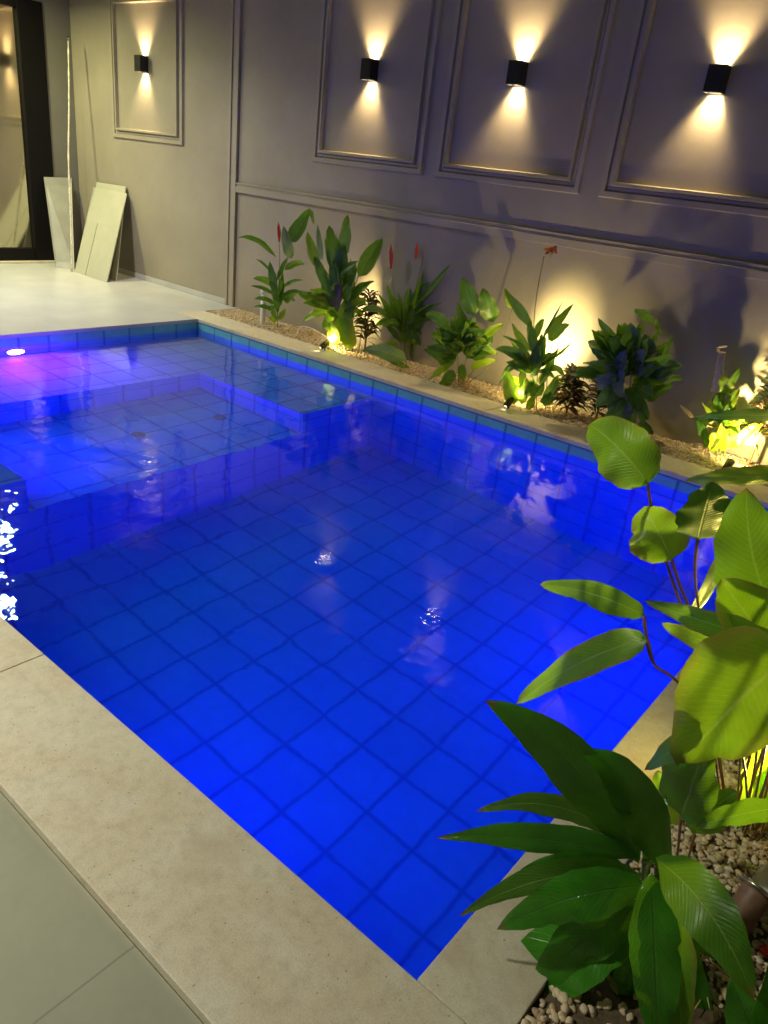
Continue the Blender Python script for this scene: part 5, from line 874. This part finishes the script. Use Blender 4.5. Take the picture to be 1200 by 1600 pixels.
 'lit': {"ax":[4.792,0.566],"leaves":[[4.733,0.553,0.447,4.759,0.52,0.54,4.776,0.526,0.624,0.059,-32.234,1],[4.76,0.559,0.432,4.728,0.515,0.495,4.687,0.51,0.55,0.1,5.0,2],[4.749,0.556,0.321,4.785,0.523,0.409,4.812,0.53,0.488,0.078,10.0,2],[4.752,0.557,0.309,4.691,0.518,0.339,4.635,0.521,0.304,0.074,-32.989,2],[4.71,0.547,0.32,4.715,0.526,0.394,4.712,0.543,0.459,0.074,14.677,1],[4.696,0.544,0.229,4.69,0.545,0.333,4.675,0.585,0.427,0.083,-23.273,0],[4.711,0.548,0.098,4.67,0.51,0.172,4.62,0.511,0.235,0.065,11.037,0],[4.784,0.564,0.05,4.763,0.509,0.122,4.734,0.493,0.183,0.111,-30.625,2],[4.851,0.579,0.091,4.848,0.568,0.181,4.837,0.596,0.261,0.121,8.0,2],[4.813,0.571,0.058,4.802,0.503,0.168,4.782,0.474,0.266,0.083,25.333,2],[4.887,0.588,0.1,4.939,0.545,0.237,5.0,0.545,0.296,0.083,8.719,2],[4.912,0.593,0.151,4.955,0.604,0.165,5.01,0.658,0.102,0.065,4.467,5],[4.734,0.553,0.059,4.712,0.55,0.107,4.681,0.585,0.145,0.056,-12.705,1],[4.597,0.522,0.226,4.541,0.511,0.263,4.473,0.539,0.291,0.028,-18.334,5],[4.785,0.576,0.228,4.819,0.488,0.282,4.851,0.441,0.301,0.046,23.268,2],[4.777,0.539,0.254,4.757,0.56,0.313,4.744,0.624,0.308,0.074,42.4,2],[4.771,0.585,0.236,4.776,0.56,0.292,4.772,0.575,0.34,0.054,18.536,2],[4.78,0.575,0.249,4.794,0.567,0.339,4.813,0.6,0.371,0.066,6.198,2],[4.787,0.591,0.221,4.843,0.524,0.274,4.893,0.497,0.301,0.068,-48.975,2],[4.807,0.588,0.175,4.838,0.544,0.193,4.872,0.542,0.156,0.061,-28.942,1],[4.759,0.538,0.245,4.709,0.574,0.272,4.655,0.649,0.269,0.059,22.657,0],[4.756,0.577,0.232,4.704,0.589,0.278,4.647,0.64,0.299,0.065,56.64,0],[4.79,0.555,0.239,4.805,0.514,0.279,4.821,0.515,0.278,0.057,1.354,0],[4.775,0.58,0.238,4.801,0.503,0.285,4.815,0.464,0.335,0.069,-44.203,1],[4.754,0.548,0.29,4.747,0.474,0.37,4.743,0.442,0.397,0.047,60.867,1],[4.793,0.542,0.269,4.817,0.512,0.299,4.827,0.521,0.334,0.055,-26.447,5],[4.776,0.585,0.191,4.774,0.575,0.192,4.777,0.608,0.135,0.049,33.935,5],[4.813,0.571,0.178,4.837,0.592,0.156,4.853,0.652,0.127,0.064,-27.194,1],[4.775,0.569,0.187,4.771,0.511,0.136,4.762,0.493,0.061,0.065,-34.87,5],[4.783,0.565,0.262,4.801,0.558,0.313,4.807,0.589,0.366,0.058,-39.7,2],[4.778,0.54,0.252,4.787,0.488,0.323,4.783,0.473,0.395,0.056,4.323,0],[4.766,0.539,0.304,4.762,0.507,0.382,4.752,0.515,0.436,0.054,-59.327,5],[4.815,0.581,0.197,4.862,0.562,0.194,4.899,0.581,0.189,0.069,-57.619,0],[4.745,0.573,0.197,4.716,0.529,0.219,4.691,0.528,0.182,0.064,25.965,5],[4.751,0.579,0.232,4.696,0.492,0.305,4.632,0.445,0.368,0.051,57.266,2],[4.744,0.581,0.212,4.686,0.497,0.23,4.618,0.451,0.24,0.049,-49.926,0],[4.822,0.556,0.248,4.849,0.557,0.3,4.886,0.602,0.278,0.063,-41.479,1],[4.756,0.575,0.234,4.734,0.578,0.25,4.7,0.619,0.263,0.055,30.198,5],[4.78,0.569,0.276,4.796,0.536,0.369,4.813,0.544,0.419,0.051,-50.814,1],[4.752,0.572,0.25,4.718,0.556,0.298,4.674,0.579,0.342,0.047,52.082,1]],"stems":[[[4.792,0.566,0.02],[4.751,0.557,0.243],[4.747,0.556,0.437]],[[4.811,0.57,0.025],[4.758,0.558,0.288]],[[4.829,0.574,0.03],[4.853,0.58,0.224]],[[5.026,0.619,0.084],[4.982,0.609,0.17],[4.985,0.61,0.267]]]}
}

CAMV = Vector((5.95, -4.56, 1.5))
def plant(key, name, label, cat, mats, shape='ovate', separate=False, stemr=.004, stemmat='stem', group=None):
    D = PLANTS[key]
    t = thing(name, label, cat, (D['ax'][0], D['ax'][1], 0), group)
    ns = 14 if separate else 8
    if separate:
        for i, l in enumerate(D['leaves']):
            mb = MB()
            leaf(mb, l[0:3], l[3:6], l[6:9], l[9], l[10], CAMV, shape(l) if callable(shape) else shape, 20, .26, .055, seed=i + 3)
            wbuild(mb, 'leaf', mats[l[11]], t)
    else:
        by = {}
        for i, l in enumerate(D['leaves']):
            mb = by.setdefault(l[11], MB())
            leaf(mb, l[0:3], l[3:6], l[6:9], l[9], l[10], CAMV, shape(l) if callable(shape) else shape, 9, .50, .075, seed=i + 3)
        # one foliage mesh with several leaf materials
        allm = MB(); slots = []
        for k, mb in by.items():
            n = len(allm.v); allm.v += mb.v
            for f, u, s in zip(mb.f, mb.uv, mb.sm):
                allm.face([n + q for q in f], u, s); slots.append(k)
        ks = list(by)
        o = wbuild(allm, 'foliage', mats[ks[0]], t)
        for k in ks[1:]: o.data.materials.append(mats[k])
        o.data.polygons.foreach_set('material_index', [ks.index(q) for q in slots])
    if D['stems']:
        mb = MB()
        for s in D['stems']:
            mb.tube(s, stemr, 6, stemr * .6, 4)
        wbuild(mb, 'stems', M[stemmat], t)
    return t
lsh = lambda l: 'lance' if l[9] < .30 * (Vector(l[0:3]) - Vector(l[6:9])).length else 'ovate'
G1 = 'plants along the wall'
plant('broad', 'broad_leaf_plant', 'tall plant with big yellow-green leaves on thin stems leaning over the pool corner at right', 'plant', LM, lambda l: 'ovate', True, .0042, 'redstem')
plant('dark', 'lance_leaf_plant', 'low glossy dark green plant with long pointed leaves overhanging the coping in the foreground', 'plant', [LD, LM[0], LM[1]], 'lance', True, .010, 'stem')
plant('edge', 'lance_leaf_plant', 'dark leaves of a plant cut off by the bottom right corner', 'plant', [LD, LM[0], LM[1]], 'lance', True, .008, 'stem')
p1 = plant('spiky', 'ginger_plant', 'slender dark plant with a red bud and one pale leaf beside the white pipe', 'plant', LM, lsh, False, .0045)
plant('canna', 'canna_clump', 'upright broad-leaved clump glowing yellow over the leftmost spotlight', 'plant', LM, lsh, False, .006)
p3 = plant('budded', 'ginger_plant', 'narrow-leaved plant with two thin red flower buds', 'plant', LM, lsh, False, .0045)
plant('groundleaf', 'low_plant', 'single large pale leaf lying low over the coping', 'plant', LM, lsh, False, .004)
plant('bushy', 'bushy_plant', 'bushy green plant with two tall rounded leaves, its foot in dry straw', 'plant', LM, lsh, False, .004)
p5 = plant('flowering', 'flowering_plant', 'plant with an orange flower on a tall stem above the middle spotlight', 'plant', LM, lsh, False, .0045)
plant('glossy', 'bushy_plant', 'dense dark bush with large pale oval leaves between the middle and right spotlights', 'plant', LM, 'ovate', False, .005)
plant('lit', 'leafy_plant', 'bright yellow-green plant in front of the rightmost wall spotlight', 'plant', LM, lsh, False, .005)

# buds and flowers
def bud(par, p0, p1, r, m_, name='flower_bud'):
    p0, p1 = Vector(p0), Vector(p1)
    mb = MB()
    d = p1 - p0
    for k in range(4):
        a_ = k * 1.57
        off = Vector((math.cos(a_), math.sin(a_), 0)) * r * .5
        leaf(mb, p0, p0 + d * .5 + off, p1 - d * .12 * k * .5, r * 2.2, k * 40, CAMV, 'lance', 6, seed=k)
    mb.tube([p0, p0 + d * .5, p0 + d * .92], r * .75, 7, r * .2, 3)
    return wbuild(mb, name, m_, par)
M['red'] = plain('red_bract', (.62, .06, .05), .45, 0, .25, 60)
M['orange'] = plain('orange_petal', (.92, .24, .03), .5, 0, .25, 60)
bud(p3, (1.752, .686, .735), (1.730, .671, .94), .015, M['red'])
bud(p3, (1.961, .745, .845), (1.955, .742, .985), .011, M['red'])
bud(p1, (.640, .41, .80), (.626, .395, .975), .014, M['red'])
mb = MB()
fc = Vector((3.436, .301, 1.134))
mb2 = MB()
for k in range(15):
    a_ = k * 2.4; e_ = rnd.uniform(-.6, .9)
    d = Vector((math.cos(a_) * math.cos(e_), math.sin(a_) * math.cos(e_), math.sin(e_)))
    q = fc - Vector((0, 0, .012))
    leaf(mb, q, q + d * .024 + Vector((0, 0, .006)), q + d * rnd.uniform(.044, .064), .034, rnd.uniform(-60, 60), CAMV, 'ovate', 6, seed=k)
wbuild(mb, 'flower', M['orange'], p5)
# pistils
mb = MB()
for k in range(4):
    mb.tube([fc, fc + Vector((rnd.uniform(-.02, .02), -.02, -.02)), fc + Vector((rnd.uniform(-.03, .03), -.03, -.055))], .0018, 5)
wbuild(mb, 'stamens', M['straw'], p5)

# burgundy crotons: rosettes of narrow dark leaves
def croton(x, y, h, r, n, label, lz=.05, sw=.020):
    t = thing('croton_plant', label, 'plant', (x, y, 0), 'dark burgundy crotons')
    mb = MB()
    for i in range(n):
        a_ = i * 2.39996; z = lz + h * (i / n) ** .9
        e_ = rnd.uniform(-.15, .75)
        l_ = r * rnd.uniform(.65, 1.1) * (1 - .3 * i / n)
        d = Vector((math.cos(a_) * math.cos(e_), math.sin(a_) * math.cos(e_), math.sin(e_)))
        q = Vector((x, y, z)) + Vector((math.cos(a_), math.sin(a_), 0)) * .012
        tp = q + d * l_ - Vector((0, 0, l_ * .25))
        if tp.y > G - .01: tp.y = G - .01
        mi = q + d * l_ * .55 + Vector((0, 0, .01))
        if mi.y > G - .012: mi.y = G - .012
        leaf(mb, q, mi, tp, sw * rnd.uniform(.7, 1.3), rnd.uniform(-50, 50), Vector((x, y, 3)), 'lance', 7, seed=i)
    wbuild(mb, 'foliage', LC, t)
    mb = MB(); mb.tube([(x, y, -.02), (x + .01, y, h * .5), (x, y, h + lz)], .010, 7, .005)
    wbuild(mb, 'trunk', M['redstem'], t)
croton(1.66, .55, .42, .15, 120, 'burgundy croton right behind the yellow-lit canna clump', .10, .028)
croton(3.70, .50, .28, .18, 150, 'low burgundy croton between the orange-flowered plant and the dense bush', .05, .030)
croton(3.90, .58, .22, .14, 80, 'small burgundy croton against the left side of the dense bush', .05)
croton(4.98, .62, .34, .14, 130, 'burgundy croton behind the rightmost wall spotlight, cut by the photo edge', .20, .014)

# curled dry leaf standing behind the lit plant
dl = thing('dry_leaf', 'curled beige dry leaf standing upright against the wall at right', 'leaf', (4.66, .58, 0))
mb = MB(); mb.tube([(4.69, .60, .0), (4.67, .59, .25), (4.66, .585, .42)], .006, 6)
wbuild(mb, 'stalk', M['straw'], dl)
mb = MB(); mb.tube([(4.66, .585, .42), (4.655, .58, .52), (4.64, .575, .60), (4.635, .57, .68)], .034, 9, .020, 5, .10)
mb.tube([(4.635, .57, .66), (4.60, .55, .70), (4.655, .55, .725)], .014, 7, .004, 4, .1)
wbuild(mb, 'blade', plain('dry_bract', (.62, .46, .30), .6, 0, .25, 30, .6), dl)

# bottle palm at the right edge
bp_ = thing('bottle_palm', 'smooth pale swollen palm trunk at the right edge of the foreground bed', 'palm', (6.02, -2.87, 0))
mb = MB()
sh = Matrix(((1, 0, -.10, 0), (0, 1, .12, 0), (0, 0, 1, 0), (0, 0, 0, 1)))
Mx = Matrix.Translation((6.045, -2.86, 0)) @ sh
prof = [(.098, -.03), (.094, .012), (.086, .022), (.088, .03), (.076, .05), (.069, .09), (.066, .10), (.062, .16), (.055, .22), (.051, .235), (.046, .31), (.040, .40), (.038, .42), (.036, .60), (.034, .78), (.026, .95)]
mb.lathe(prof, n=28, M=Mx)
m, nt, bs = mat('palm_bark')
c = objco(nt)
wv = N(nt, 'ShaderNodeTexWave'); wv.bands_direction = 'Z'; wv.inputs['Scale'].default_value = 5; wv.inputs['Distortion'].default_value = 3; wv.inputs['Detail'].default_value = 3
nt.links.new(c, wv.inputs['Vector'])
n1 = noise(nt, 14, 5, .65, c)
k = ramp(nt, n1.outputs[0], [(.3, (.42, .37, .27)), (.55, (.58, .53, .42)), (.75, (.68, .64, .55))])
k = mixc(nt, .25, k.outputs[0], wv.outputs[0], 'MULTIPLY')
nt.links.new(k, bs.inputs['Base Color']); bs.inputs['Roughness'].default_value = .7
bump(nt, bs, math_(nt, 'ADD', wv.outputs[0], n1.outputs[0]), .5, .004)
wbuild(mb, 'trunk', m, bp_)
top = Mx @ Vector((0, 0, .93))
mb = MB()
for k in range(7):
    a_ = k * .9 - 1.4
    d = Vector((abs(math.cos(a_)) * .9 + .15, math.sin(a_), 0)).normalized()
    p1_, p2_ = top + d * .30 + Vector((0, 0, .38)), top + d * .75 + Vector((0, 0, .25))
    mb.tube([top, p1_, p2_], .009, 6, .003, 6)
    for j in range(22):
        f = .25 + .75 * j / 22
        q = top * (1 - f) ** 2 + (p1_ * 2 - (top + p2_) / 2) * 2 * f * (1 - f) + p2_ * f * f
        for sd in (-1, 1):
            s_ = d.cross(Vector((0, 0, 1))) * sd
            e_ = q + s_ * .20 + d * .10 - Vector((0, 0, .06))
            leaf(mb, q, (q + e_) / 2 + Vector((0, 0, .02)), e_, .022, 20 * sd, q + Vector((0, 0, 2)), 'lance', 4, seed=j)
wbuild(mb, 'fronds', LM[0], bp_)

# low spotlight body with a bright rim below the palm, red stone beside it
sp2 = thing('ground_uplight', 'round brown ground lamp with a shiny metal rim below the palm trunk', 'spotlight', (5.98, -2.98, 0))
UM = Matrix.Translation((5.965, -2.985, .045)) @ Vector((.15, .80, .58)).to_track_quat('Z', 'Y').to_matrix().to_4x4()
mb = MB(); mb.lathe([(.026, -.075), (.034, -.07), (.034, .020), (.036, .025)], n=24, M=UM, cap=False)
wbuild(mb, 'body', plain('brown_plastic', (.20, .11, .07), .5, 0, .2, 40), sp2)
mb = MB(); mb.lathe([(.036, .025), (.050, .028), (.052, .034), (.044, .037), (.034, .033)], n=28, M=UM, cap=False)
wbuild(mb, 'rim', M['steel'], sp2)
mb = MB(); mb.lathe([(.034, .031), (.02, .029), (.001, .029)], n=24, M=UM, cap=False)
wbuild(mb, 'lens', M['black'], sp2)
rs = MB()
V, F = I2
for v in V: rs.v.append((6.03 + v[0] * .016, -3.055 + v[1] * .013, .012 + v[2] * .010 * (1 + .1 * v[0])))
for f in F: rs.face(list(f), None, True)
tag(rs.build('red_stone', plain('red_paint', (.55, .02, .02), .35, 0, .1, 40)), 'small bright red stone among the pale pebbles at the right edge', 'stone')
